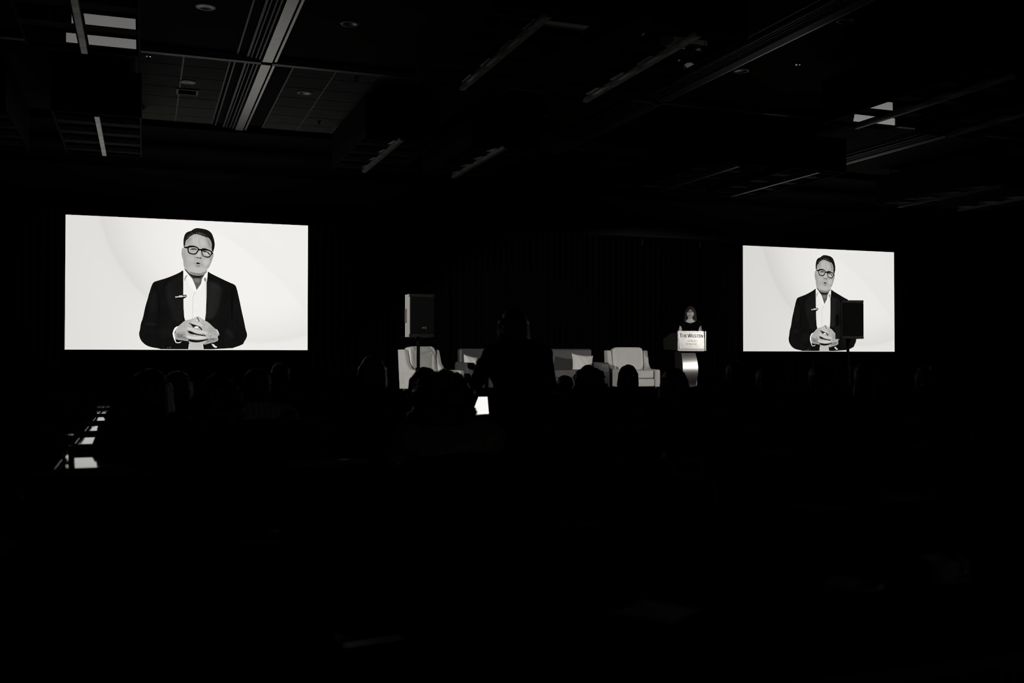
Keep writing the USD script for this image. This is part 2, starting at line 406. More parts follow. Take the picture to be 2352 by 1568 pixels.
# box pendants: dark shell, a diffuser bar down the middle and glossy acrylic panels underneath
HB = EYE[2] + 3.35
PL, PW = 2.9, 1.15
def pendant(x0, y0, label, group, tiltset):
    t = thing('box_pendant', label, 'pendant light', (x0 + PW / 2, y0 + PL / 2, HB), group=group)
    w, l, h = PW / 2, PL / 2, 0.62
    part('shell', join(box(-w, -w + .02, -l, l, 0, h), box(w - .02, w, -l, l, 0, h), box(-w + .02, w - .02, -l, -l + .02, 0, h), box(-w + .02, w - .02, l - .02, l, 0, h), box(-w + .02, w - .02, -l + .02, l - .02, h - .02, h)), M['lampshell'], t, False)
    for sx in (-.4, .4):
        for sy in (-1.2, 1.2):
            part('stem', cyl((sx, sy, h), (sx, sy, CZ - HB), 0.012, seg=8), M['blackmatte'], t)
    part('diffuser_bar', box(-.032, .032, -l + .03, l - .03, -.03, .03), M['bar'] if x0 < 6 else M['barshade'], t, False)
    k = 0
    for j in range(4):
        yc = -l + 0.40 + j * 0.69
        for sx in (-1, 1):
            a, b = (0.055, w - .045) if sx > 0 else (-w + .045, -0.055)
            rx, ry = tiltset[k % len(tiltset)]; k += 1
            part('acrylic_panel', moved(box(-(b - a) / 2, (b - a) / 2, -.17, .17, 0, .008), ((a + b) / 2, yc, .012), rx=rx, ry=ry), M['acrylic'], t, False)
    for j in range(5):
        yc = -l + 0.055 + j * 0.69
        part('cross_slat', box(-w + .02, w - .02, yc - 0.1, min(yc + 0.1, l - .02), 0.03, .05), M['lampshell'], t, False)
    return t
R = np.random.default_rng(3)
TILT = 0.035
names = {(0, 0): 'box pendant with bright striped panels in the upper left corner', (0, 1): 'dim box pendant below the bright-striped one at far left',
         (1, 0): 'box pendant on the left of the two slanting light bars in the middle ceiling', (1, 1): 'dim box pendant with a faint bar, low over the left of the stage',
         (2, 0): 'box pendant on the right of the two slanting light bars in the middle ceiling', (2, 1): 'dimmest box pendant right of the one with the faint bar',
         (3, 0): 'box pendant with two bright reflecting squares at upper right', (3, 1): 'box pendant with two small bright flares low over the lectern',
         (4, 0): 'dark box pendant right of the one with bright squares', (4, 1): 'box pendant right of the one with two small flares',
         (5, 1): 'faint box pendant low at the right edge of the ceiling', (6, 1): 'faint box pendant nearest the right edge', (-1, 1): 'faint box pendant at the left edge of the picture'}
X0 = {-1: -2.9, 0: -1.2, 1: 3.12, 2: 4.8, 3: 9.12, 4: 10.8, 5: 15.1, 6: 16.8}
for (c, r), lab in names.items():
    pendant(X0[c], 8.92 if r == 0 else 14.8, lab, 'box pendants under the ceiling', [(R.normal(0, .004) + (0.0 if r == 0 else TILT), R.normal(0, .004)) for _ in range(8)])

# ------------------------------------------------------------------ drape, stage, screens
def curtain(x0, x1, y, z0, z1, pleat=0.14, amp=0.035, seed=0):
    xs = np.arange(x0, x1 + 1e-6, pleat / 6); ph = meshkit.noise(np.c_[xs * 0.7, xs * 0, xs * 0] + seed, seed) * 4
    yy = y + amp * np.sin(xs / pleat * 2 * math.pi + ph)
    P = []
    for dy in (0, 0.012):
        for z in (z0, z1): P.append(np.c_[xs, yy + dy, np.full_like(xs, z)])
    n = len(xs); V = np.vstack(P); F = []
    for i in range(n - 1):
        for a, b in ((0, 1), (3, 2), (2, 0), (1, 3)):
            p, q = a * n + i, b * n + i
            F += [(p, p + 1, q + 1), (p, q + 1, q)]
    for i, flip in ((0, False), (n - 1, True)):
        q = [i, n + i, 3 * n + i, 2 * n + i]
        if flip: q = q[::-1]
        F += [(q[0], q[1], q[2]), (q[0], q[2], q[3])]
    return V, np.array(F)
d = thing('stage_drape', 'tall black drape hanging behind the stage and screens', 'curtain')
xx = np.arange(-6.0, 19.9, 1.52)
for k, a in enumerate(xx[:-1]):
    part('drape_panel', curtain(a, xx[k + 1] - .01, 20.35, 0.02, 3.95, seed=k), M['drape'], d, True)
part('crossbar', cyl((-6, 20.36, 3.97), (xx[-1], 20.36, 3.97), .022), M['blackmatte'], d)
for a in xx[::3]:
    part('upright', cyl((a, 20.42, 0), (a, 20.42, 3.97), .022), M['blackmatte'], d)
SZ = 0.56
st = thing('stage_platform', 'low black stage platform carrying the sofa, armchairs and lectern', 'stage', (8.0, 17.9, 0))
part('deck', box(-4.4, 4.4, -1.55, 1.4, SZ - .06, SZ), M['stage'], st, False)
part('skirt', join(curtain(-4.4, 4.4, -1.53, 0.01, SZ - .06, .12, .02), moved(curtain(-1.35, 1.35, 0, 0.01, SZ - .06, .12, .02), (-4.38, 0, 0), rz=math.pi / 2), moved(curtain(-1.35, 1.35, 0, 0.01, SZ - .06, .12, .02), (4.38, 0, 0), rz=math.pi / 2)), M['skirt'], st, True)
for a in (-4, -1.35, 1.35, 4):
    for b in (-1.2, 1.1):
        part('leg', cyl((a, b, 0), (a, b, SZ - .06), .03), M['blackmatte'], st)

# ---- the projected picture: flat outlines on the screen plane, drawn in three close-up frames
def za(p): return [(400 + x / 9.8, 500 + y / 9.8) for x, y in p]
def zb(p): return [(300 + x / 7.467, 600 + y / 7.467) for x, y in p]
def zc(p): return [(370 + x / 13.835, 700 + y / 13.835) for x, y in p]
def chaikin(P, n=2):
    P = np.asarray(P, float)
    for _ in range(n):
        Q = np.roll(P, -1, 0)
        P = np.stack([0.75 * P + 0.25 * Q, 0.25 * P + 0.75 * Q], 1).reshape(-1, 2)
    return P
SCX0, SCX1, SCZ0, SCZ1 = -1.337, 3.003, 1.362, 3.802
def ellipse(cx, cy, rx, ry, n=16):
    return [(cx + rx * math.cos(a), cy + ry * math.sin(a)) for a in np.linspace(0, 2 * math.pi, n, endpoint=False)]
def line(pts, w):
    P = np.asarray(pts, float); d = np.gradient(P, axis=0); d /= np.linalg.norm(d, axis=1)[:, None] + 1e-9
    n = np.c_[-d[:, 1], d[:, 0]] * w / 2
    return list(map(tuple, np.vstack([P + n, (P - n)[::-1]])))
JB = 1507
ART = [  # name, outline in picture pixels, grey level, smoothing
 ('jacket', zb([(905,145),(840,195),(640,280),(470,330),(390,355),(350,440),(300,620),(250,780),(210,980),(175,1060),(160,1180),(145,1220),(150,1290),(180,1360),(250,1430),(340,1470),(500,1495),(505,JB),(1690,JB),(1930,1425),(1940,1390),(1990,1310),(2000,1250),(1970,1160),(1950,1050),(1900,830),(1870,680),(1820,460),(1790,400),(1700,365),(1480,260),(1360,200),(1330,170),(1120,300)]), 17, 1),
 ('lapel', zb([(610,400),(740,300),(900,180),(903,560),(908,800),(930,1010),(760,1060),(690,860),(625,640)]), 25, 1),
 ('lapel', zb([(1312,330),(1340,330),(1575,420),(1540,640),(1500,800),(1440,970),(1300,1000),(1290,950),(1300,700)]), 33, 1),
 ('jacket_fold', zb([(420,390),(445,520),(470,700),(480,1000),(500,1000),(495,700),(460,520)]), 9, 1),
 ('jacket_fold', zb([(1735,500),(1720,700),(1730,1000),(1745,1000),(1750,700),(1765,510)]), 10, 1),
 ('sleeve_highlight', zb([(250,1040),(420,1050),(450,1100),(260,1100)]), 25, 2),
 ('sleeve_highlight', zb([(480,1140),(740,1120),(700,1290),(520,1330)]), 21, 2),
 ('sleeve_highlight', zb([(1600,1150),(1720,1180),(1790,1320),(1700,1310)]), 26, 2),
 ('jacket_front', zb([(330,560),(430,480),(450,820),(330,900)]), 23, 2),
 ('shirt', zb([(903,140),(903,560),(908,800),(918,950),(935,1015),(1140,1150),(1275,1015),(1292,900),(1303,600),(1305,350),(1325,165),(1120,300)]), 240, 0),
 ('shirt_hem', zb([(1015,1420),(1003,JB),(1238,JB),(1225,1410)]), 196, 0),
 ('placket', zb(line([(1105,520),(1070,620),(1064,800),(1062,1000)], 9)), 205, 0),
 ('shirt_edge', zb([(1290,360),(1303,360),(1300,700),(1290,900),(1272,1010),(1284,880),(1292,700)]), 196, 0),
 ('button', zb(ellipse(1120,556,11,10)), 225, 0), ('button', zb(ellipse(1112,846,11,10)), 222, 0),
 ('neck', zb([(915,125),(1060,300),(1110,420),(1132,492),(1180,430),(1210,380),(1225,300),(1310,150),(1120,200)]), 96, 0),
 ('neck_shadow', zb([(925,140),(1030,250),(1110,300),(1200,290),(1300,170),(1250,215),(1130,235),(1010,205)]), 30, 1),
 ('neck_highlight', zb([(1070,300),(1180,300),(1195,330),(1160,370),(1110,360)]), 122, 2),
 ('collar', zb([(903,140),(920,135),(1050,290),(1110,430),(1132,492),(1090,520),(1000,400),(960,250),(930,260),(920,340),(905,350)]), 246, 0),
 ('collar', zb([(1327,165),(1310,160),(1225,295),(1207,385),(1133,492),(1190,500),(1255,350),(1262,290),(1290,280),(1300,340),(1310,340)]), 244, 0),
 ('collar_shadow', zb([(920,335),(928,268),(955,238),(978,240),(948,280),(936,330)]), 165, 1),
 ('collar_shadow', zb([(1252,292),(1285,278),(1298,300),(1294,345),(1276,352)]), 135, 1),
 ('ear', za([(180,670),(215,680),(228,760),(218,960),(192,940),(172,860),(166,780)]), 165, 1),
 ('ear', za([(860,795),(894,820),(880,880),(858,940),(840,940)]), 150, 1),
 ('ear_hollow', za([(205,760),(214,770),(200,850),(190,840),(194,800)]), 95, 1),
 ('hair', za([(212,650),(208,520),(222,430),(250,360),(300,318),(390,292),(430,258),(490,234),(550,234),(640,246),(730,266),(800,305),(845,350),(875,420),(900,500),(914,600),(905,680),(885,740),(872,800),(800,800),(500,600),(260,690)]), 22, 1),
 ('face', za([(222,660),(262,575),(275,520),(310,470),(345,425),(400,385),(460,366),(540,372),(600,388),(650,408),(700,415),(760,450),(800,490),(830,560),(838,640),(850,740),(865,800),(868,860),(850,920),(820,1000),(780,1080),(745,1150),(722,1210),(680,1250),(620,1275),(540,1282),(470,1272),(400,1250),(330,1215),(270,1175),(230,1140),(225,1050),(215,960),(210,850),(212,720)]), 178, 1),
 ('forehead_highlight', za([(400,440),(520,410),(640,440),(720,540),(710,650),(600,690),(470,640),(400,560)]), 192, 2),
 ('forehead_highlight', za([(560,470),(650,470),(720,560),(700,650),(590,660)]), 194, 2),
 ('temple_shadow', za([(700,430),(770,470),(815,540),(832,640),(800,700),(770,600),(740,500)]), 143, 2),
 ('temple_shadow', za([(290,500),(360,430),(400,470),(340,540),(280,600),(262,580)]), 158, 2),
 ('cheek_shadow', za([(852,745),(866,860),(820,1000),(745,1155),(760,1050),(805,950),(830,860)]), 148, 2),
 ('cheek_shadow', za([(212,720),(225,1050),(250,1120),(262,1000),(250,850),(235,740)]), 160, 2),
 ('cheek_highlight', za([(640,960),(700,940),(780,930),(790,1000),(730,1080),(670,1060)]), 196, 2),
 ('cheek_highlight', za([(330,860),(440,860),(470,960),(390,1000),(310,960)]), 188, 2),
 ('beard', za([(300,1150),(380,1070),(440,1060),(500,1110),(580,1115),(640,1090),(700,1130),(720,1200),(660,1250),(560,1275),(450,1262),(360,1225)]), 190, 2),
 ('beard_edge', za([(330,1212),(430,1245),(540,1262),(640,1255),(720,1210),(690,1250),(620,1282),(540,1290),(440,1272)]), 120, 1),
 ('smile_line', za(line([(625,1055),(648,1085),(650,1110),(642,1130)], 8)), 150, 0),
 ('hair_shine', za([(270,440),(330,380),(420,350),(470,340),(400,380),(330,420),(285,490)]), 58, 1), ('hair_shine', za([(520,330),(600,320),(690,370),(760,430),(720,420),(640,390),(560,365)]), 50, 1), ('hair_shine', za([(440,280),(520,258),(600,270),(520,280),(450,310)]), 36, 1),
 ('hair_strand', za(line([(590,390),(580,350),(560,320)], 7)), 120, 0), ('hair_strand', za(line([(510,372),(505,335),(515,315)], 7)), 125, 0),
 ('hair_strand', za(line([(545,375),(545,340)], 6)), 110, 0), ('hair_strand', za(line([(660,405),(690,365)], 6)), 95, 0), ('hair_strand', za(line([(430,375),(400,330),(370,325)], 7)), 70, 0), ('hair_strand', za(line([(615,390),(635,350)], 6)), 100, 0),
 ('nose', za([(560,740),(600,750),(622,830),(640,900),(600,890),(540,880),(480,880),(520,820)]), 196, 1),
 ('nose_shadow', za([(600,750),(622,830),(640,860),(630,905),(612,925),(605,850)]), 150, 1),
 ('nose_line', za(line([(468,866),(474,900),(492,912)], 9)), 120, 0),
 ('nostril', za([(496,912),(515,884),(535,886),(545,902),(575,900),(600,892),(612,928),(585,918),(545,908),(520,905)]), 22, 1),
 ('mouth_line', za(line([(445,1024),(480,1019),(510,1012),(580,1022),(610,1040),(628,1056)], 7)), 110, 0),
 ('mouth', za([(490,1025),(515,1005),(545,1010),(592,1026),(565,1040),(540,1047),(512,1036)]), 14, 1),
 ('lower_lip', za([(450,1056),(520,1052),(600,1052),(612,1062),(560,1085),(500,1078)]), 150, 1),
 ('lip_shadow', za([(480,1078),(540,1092),(600,1080),(570,1104),(520,1104)]), 118, 1),
 ('eye', za([(345,722),(390,692),(440,684),(500,696),(530,722),(470,720),(420,726),(380,716)]), 60, 1),
 ('iris', za(ellipse(437,704,19,17)), 40, 0), ('eye_glint', za(ellipse(440,706,7,6)), 170, 0),
 ('eye', za([(628,752),(680,738),(740,762),(785,790),(808,828),(790,848),(740,778),(690,770),(650,766)]), 40, 1),
 ('iris', za(ellipse(690,762,16,13)), 18, 0),
 ('eyelid', za([(690,775),(750,790),(790,840),(770,860),(720,840),(690,800)]), 200, 1),
 ('brow', za([(330,662),(400,648),(490,655),(530,685),(470,668),(400,664),(345,676)]), 60, 1),
 ('brow', za([(640,712),(700,705),(770,738),(700,735),(650,735)]), 50, 1),
]
def ring(outer, inner):
    return (chaikin(outer, 1), chaikin(inner, 1))
SOFT = dict(hair_shine=(22, .03), temple_hair=(40, .02), forehead_highlight=(178, .05), temple_shadow=(178, .05), cheek_shadow=(178, .04), cheek_highlight=(178, .05), beard=(178, .05), nose=(178, .02), nose_shadow=(188, .02), lower_lip=(182, .015), lip_shadow=(180, .015), beard_edge=(150, .02),
            sleeve_highlight=(17, .08), lapel=(17, .05), jacket_front=(17, .08), jacket_fold=(17, .03), hand_shade=(180, .05), finger=(182, .018), neck_highlight=(96, .04), neck_shadow=(80, .03), collar_shadow=(235, .01), finger_gap=(110, .012), knuckle_shadow=(120, .012), shirt_hem=(215, .03))
ART += [
 ('eyeglasses', ring(za([(298,648),(335,628),(440,626),(520,655),(560,695),(552,745),(505,812),(465,832),(390,827),(328,802),(302,762)]), za([(330,662),(400,652),(490,660),(536,700),(524,740),(480,803),(415,808),(345,785),(322,740)])), 12, -1),
 ('eyeglasses', ring(za([(600,705),(640,690),(690,686),(760,712),(842,748),(872,790),(842,830),(802,892),(750,904),(660,876),(626,832),(610,770)]), za([(630,742),(700,735),(780,745),(842,782),(815,838),(780,876),(705,872),(655,850),(634,800)])), 12, -1),
 ('eyeglass_bridge', za([(540,685),(580,708),(615,702),(615,738),(580,736),(545,735)]), 12, 0),
 ('eyeglass_temple', za([(213,652),(305,650),(310,694),(220,676)]), 18, 0),
 ('eyeglass_temple', za([(845,770),(872,790),(880,812),(850,830)]), 16, 0),
 ('microphone', zb([(770,612),(840,590),(945,572),(966,588),(960,612),(905,642),(800,640)]), 6, 0),
 ('microphone_clip', zb([(764,602),(830,596),(832,588),(890,588),(890,594),(952,584),(958,604),(880,616),(766,624)]), 190, 0),
 ('clip_highlight', zb([(832,588),(888,586),(888,600),(834,604)]), 245, 0),
 ('hand', zc([(455,780),(520,690),(590,640),(760,490),(900,470),(1060,420),(1150,360),(1220,400),(1380,490),(1510,555),(1700,750),(1790,850),(1820,930),(1800,1020),(1780,1130),(1700,1160),(1500,1190),(1330,1240),(1190,1250),(1140,1280),(1090,1260),(980,1225),(875,1200),(870,1165),(900,1155),(880,1120),(700,1080),(560,1070),(480,1050),(466,960),(453,860)]), 182, 1),
 ('hand_shade', zc([(470,900),(560,880),(700,960),(830,1050),(880,1118),(700,1085),(560,1072),(480,1050)]), 128, 1),
 ('hand_shade', zc([(1500,720),(1600,700),(1700,800),(1790,880),(1800,960),(1640,960),(1520,900)]), 165, 2),
 ('hand_shade', zc([(1340,1150),(1500,1080),(1780,1060),(1770,1130),(1500,1190),(1360,1235)]), 132, 1),
 ('finger', zc([(1060,430),(1150,375),(1140,440),(1095,510),(980,540),(930,520)]), 200, 1),
 ('finger', zc([(1165,375),(1220,405),(1330,480),(1260,560),(1215,520),(1170,440)]), 196, 1),
 ('finger', zc([(930,540),(1050,530),(1180,545),(1280,600),(1300,680),(1230,690),(1110,645),(1000,610)]), 206, 1),
 ('finger', zc([(820,720),(870,705),(1000,740),(1180,810),(1450,850),(1490,920),(1350,925),(1190,895),(1070,890),(980,825),(850,785)]), 208, 1),
 ('finger', zc([(785,990),(850,968),(1000,1010),(1150,1000),(1300,980),(1460,1020),(1350,1080),(1150,1102),(1000,1085),(850,1050)]), 214, 1),
 ('finger', zc([(872,1180),(1000,1190),(1130,1210),(1300,1190),(1450,1145),(1350,1212),(1190,1245),(1140,1275),(980,1222)]), 200, 1),
 ('knuckle_shadow', zc([(880,575),(1000,618),(1110,655),(1230,700),(1120,690),(1030,722),(1005,690),(940,610)]), 22, 1),
 ('ring', zc(ellipse(1125,708,72,27)), 245, 0),
 ('finger_gap', zc(line([(1200,695),(1260,745),(1290,790)], 26)), 24, 0),
 ('finger_gap', zc([(850,825),(960,850),(1060,900),(1200,940),(1340,955),(1440,995),(1300,975),(1080,940),(900,905),(870,860)]), 16, 1),
 ('finger_gap', zc([(850,1090),(1000,1112),(1150,1128),(1350,1112),(1540,1075),(1350,1150),(1180,1185),(1030,1182),(900,1152)]), 14, 1),
 ('finger_opening', zc([(1150,445),(1108,512),(1198,516)]), 236, 0),
 ('finger_gap', zc(line([(1150,400),(1170,450),(1205,515)], 16)), 60, 0),
 ('ring_glint', zc(ellipse(1062,962,15,16)), 248, 0),
 ('vein', zc(line([(650,890),(720,880),(760,862)], 12)), 90, 0), ('vein', zc(line([(615,1015),(660,960),(710,935),(780,930)], 14)), 70, 0), ('vein', zc(line([(640,640),(620,720),(560,800)], 16)), 160, 0),
 ('vein', zc(line([(760,580),(730,660),(740,740)], 14)), 160, 0), ('vein', zc(line([(1500,980),(1560,1000),(1620,975)], 12)), 95, 0), ('vein', zc(line([(1560,1055),(1600,1090),(1660,1070),(1690,1100)], 16)), 55, 0),
 ('vein', zc(line([(1345,620),(1380,640),(1400,610)], 10)), 95, 0), ('vein', zc(line([(1330,900),(1370,950),(1420,985)], 10)), 70, 0),
 ('cuff', zc([(365,910),(380,830),(430,730),(500,680),(545,685),(470,770),(432,850),(425,940),(455,1090),(478,1185),(560,1192),(655,1158),(600,1212),(520,1218),(462,1200),(415,1110),(378,1000)]), 246, 0),
 ('cuff', zc([(1715,762),(1780,785),(1830,870),(1852,985),(1815,910),(1780,830)]), 225, 0),
 ('cuff', zc([(1598,1235),(1680,1250),(1720,1300),(1788,1330),(1750,1368),(1690,1352),(1640,1310)]), 226, 0),
 ('sleeve_button', zc(ellipse(210,1355,11,11)), 120, 0), ('sleeve_button', zc(ellipse(270,1352,12,12)), 130, 0), ('sleeve_button', zc(ellipse(313,1335,10,12)), 120, 0),
]

def backdrop(name, dx, gain):
    """The bright studio backdrop as projected: even white with soft sweeping bands (a ramp over distance from two far centres)."""
    W, H = SCX1 - SCX0, SCZ1 - SCZ0
    g = lambda v: tuple(lin(v) * WARM * gain)
    nodes = {'geo': ('geometry', {}),
             'd1': ('vector_math', {'math_type': 'distance', 'vector2': (SCX0 + dx + 3.4, SY, SCZ1 + 0.6)}),
             'd2': ('vector_math', {'math_type': 'distance', 'vector2': (SCX0 + dx + 0.6, SY, SCZ1 - 4.2)}),
             's': ('separate_xyz', {}), 'mx': ('map_range', {'from_min': SCX0 + dx, 'from_max': SCX1 + dx, 'to_min': 0.0, 'to_max': 1.0}),
             'm1': ('map_range', {'from_min': 1.5, 'from_max': 3.5, 'to_min': 0.0, 'to_max': 1.0}), 'm2': ('map_range', {'from_min': 3.5, 'from_max': 6.0, 'to_min': 0.0, 'to_max': 1.0}),
             'rx': ('rgb_ramp', {'ramp': [(0.0, g(227)), (0.25, g(233)), (0.55, g(244)), (1.0, g(242))]}),
             'r1': ('rgb_ramp', {'ramp': [(0.0, (1, 1, 1)), (0.3, (1, 1, 1)), (0.45, (.975, .975, .975)), (0.64, (.90, .90, .90)), (0.685, (.88, .88, .88)), (0.72, (.94, .94, .94)), (0.85, (.96, .96, .96)), (1, (.965, .965, .965))]}),
             'r2': ('rgb_ramp', {'ramp': [(0.0, (1, 1, 1)), (0.37, (1, 1, 1)), (0.40, (.965, .965, .965)), (0.60, (.975, .975, .975)), (1, (.96, .96, .96))]}),
             'a': ('mix', {'mix_type': 'multiply', 'fac': 1.0}), 'b': ('mix', {'mix_type': 'multiply', 'fac': 1.0}), 'e': ('emission', {'strength': 1.0})}
    links = [('geo.position', 'd1.vector1'), ('geo.position', 'd2.vector1'), ('geo.position', 's.vector'), ('s.x', 'mx.value'), ('mx.result', 'rx.fac'), ('d1.value', 'm1.value'), ('d2.value', 'm2.value'),
             ('m1.result', 'r1.fac'), ('m2.result', 'r2.fac'), ('rx.color', 'a.color1'), ('r1.color', 'a.color2'), ('a.color', 'b.color1'), ('r2.color', 'b.color2'), ('b.color', 'e.color')]
    return usdkit.material(stage, f'{LOOKS}/{name}', nodes, links, surface='e.emission')

def screen(dx, label, gain, tone):
    t = thing('projection_screen', label, 'screen', (0, 0, 0), group='projection screens flanking the stage')
    a, b = SCX0 + dx, SCX1 + dx
    part('frame', join(box(a - .09, a, SY - .02, SY + .05, SCZ0 - .09, SCZ1 + .09), box(b, b + .09, SY - .02, SY + .05, SCZ0 - .09, SCZ1 + .09), box(a, b, SY - .02, SY + .05, SCZ1, SCZ1 + .09), box(a, b, SY - .02, SY + .05, SCZ0 - .09, SCZ0)), M['drape'], t, False)
    for x in (a + .3, b - .3):
        part('leg', box(x - .04, x + .04, SY + .0, SY + .05, 0, SCZ0 - .09), M['blackmatte'], t, False)
    part('lower_skirt', curtain(a - .05, b + .05, SY + .08, 0.02, SCZ0 - .05, seed=3), M['drape'], t, True)
    pic = part('projected_picture', box(a, b, SY, SY + .012, SCZ0, SCZ1), backdrop('projected_backdrop' + ('_dim' if gain < 1 else ''), dx, gain), t, False)
    for k, (name, out, v, sm) in enumerate(ART):
        y = SY - 0.0015 * (1 + k * 0.10)
        conv = lambda o: [(lambda w: (w[0] + dx, w[2]))(at_y(px, py, SY)) for px, py in o]
        poly = Polygon(conv(out[0]), [conv(out[1])]) if sm == -1 else Polygon(conv(chaikin(out, sm) if sm else out))
        poly = poly.buffer(0)
        clip = Polygon([(a, SCZ0), (b, SCZ0), (b, SCZ1), (a, SCZ1)])
        shades = [(poly, v, 0.0)]
        if name in SOFT:                        # a soft-edged tone: nested outlines stepping from the tone around it
            base, wd = SOFT[name]
            wd = min(wd, 0.35 * math.sqrt(poly.area))
            shades = [(poly.buffer(wd * (.55 - 1.1 * q / 5)), base + (v - base) * (q + 1) / 6, q * .00002) for q in range(6)]
        for poly, v, dy in shades:
          poly = poly.intersection(clip)
          for g in getattr(poly, 'geoms', [poly]):
              if g.geom_type != 'Polygon' or g.area < 1e-6: continue
              v2, f2 = trimesh.creation.triangulate_polygon(g, engine='earcut')
              V = np.c_[v2[:, 0], np.full(len(v2), y - dy), v2[:, 1]]
              n = np.cross(V[f2[:, 1]] - V[f2[:, 0]], V[f2[:, 2]] - V[f2[:, 0]])[:, 1]
              f2 = np.where((n > 0)[:, None], f2[:, ::-1], f2)
              part(name, (V, f2), glow_grain(name, tone(v), gain) if name in GRAIN else glow(tone(v), gain), pic, False)
screen(0.0, 'larger bright projection screen on the left showing a man in glasses and dark jacket, unobstructed', 1.0, lambda v: v)
screen(14.255, 'smaller bright projection screen on the right, partly hidden by a loudspeaker', 0.93, lambda v: v if v > 100 else v * 0.95)

# ------------------------------------------------------------------ people
def ball(p, r, seg=14): return Manifold.sphere(r, seg).translate(tuple(map(float, p)))
def bone(p, q, r1, r2, seg=14): return Manifold.batch_hull([ball(p, r1, seg), ball(q, r2, seg)])
def union(ms): return Manifold.batch_boolean(ms, m3.OpType.Add)
def finish(m, length=0.03, it=8):
    m = m.refine_to_length(length)
    v, f = arr(m)
    t = trimesh.Trimesh(v, f, process=False)
    trimesh.smoothing.filter_taubin(t, iterations=it)
    return np.array(t.vertices), np.array(t.faces)
def V3(*a): return np.array(a, float)

def head_parts(c, s=1.0, face=True):
    """Head centred at c, looking along +y, chin down; returns solids."""
    S = lambda x, y, z: c + s * V3(x, y, z)
    out = [Manifold.sphere(1, 20).scale((.074 * s, .094 * s, .092 * s)).translate(tuple(S(0, -.012, .03))),
           Manifold.batch_hull([ball(S(0, .055, -.095), .022 * s), ball(S(.045, .0, -.06), .024 * s), ball(S(-.045, .0, -.06), .024 * s), ball(S(.048, .035, 0), .026 * s), ball(S(-.048, .035, 0), .026 * s), ball(S(0, .058, .04), .03 * s)])]
    out.append(Manifold.batch_hull([ball(S(0, .088, .015), .008 * s), ball(S(0, .112, -.028), .011 * s), ball(S(.014, .092, -.032), .008 * s), ball(S(-.014, .092, -.032), .008 * s)]))
    out.append(Manifold.batch_hull([ball(S(.022, .084, -.06), .008 * s), ball(S(-.022, .084, -.06), .008 * s), ball(S(0, .09, -.058), .009 * s)]))
    for sx in (-1, 1):
        out.append(Manifold.batch_hull([ball(S(.074 * sx, -.012, .02), .011 * s), ball(S(.080 * sx, -.022, .012), .012 * s), ball(S(.072 * sx, -.008, -.025), .009 * s)]))
    return out

def hand(w, d, up, s=1.0, curl=0.5, side=1):
    """Palm, four fingers of different lengths bent at the knuckles, and a thumb from the side of the palm. d: finger direction, up: back of the hand."""
    d = d / np.linalg.norm(d); up = up - d * (up @ d); up /= np.linalg.norm(up); lat = np.cross(d, up) * side
    o = [Manifold.batch_hull([ball(w, .022 * s, 10), ball(w + d * .075 * s + lat * .03 * s, .013 * s, 10), ball(w + d * .08 * s - lat * .03 * s, .013 * s, 10), ball(w + d * .02 * s + lat * .026 * s, .014 * s, 10)])]
    for k, (off, L) in enumerate(((.031, .068), (.011, .078), (-.010, .073), (-.030, .056))):
        p = w + d * .08 * s + lat * off * s
        a = curl * .5
        q = p + (d * math.cos(a) - up * math.sin(a)) * L * .45 * s
        e = q + (d * math.cos(a * 2.4) - up * math.sin(a * 2.4)) * L * .33 * s
        g = e + (d * math.cos(a * 3.4) - up * math.sin(a * 3.4)) * L * .24 * s
        o += [bone(p, q, .0095 * s, .0088 * s, 8), bone(q, e, .0088 * s, .0078 * s, 8), bone(e, g, .0078 * s, .0066 * s, 8)]
    b = w + d * .022 * s + lat * .03 * s
    q = b + (d * .7 + lat * .7 - up * .1) * .036 * s; e = q + (d * .95 + lat * .25 - up * .2) * .028 * s
    o += [bone(b, q, .012 * s, .0105 * s, 8), bone(q, e, .0105 * s, .008 * s, 8)]
    return o

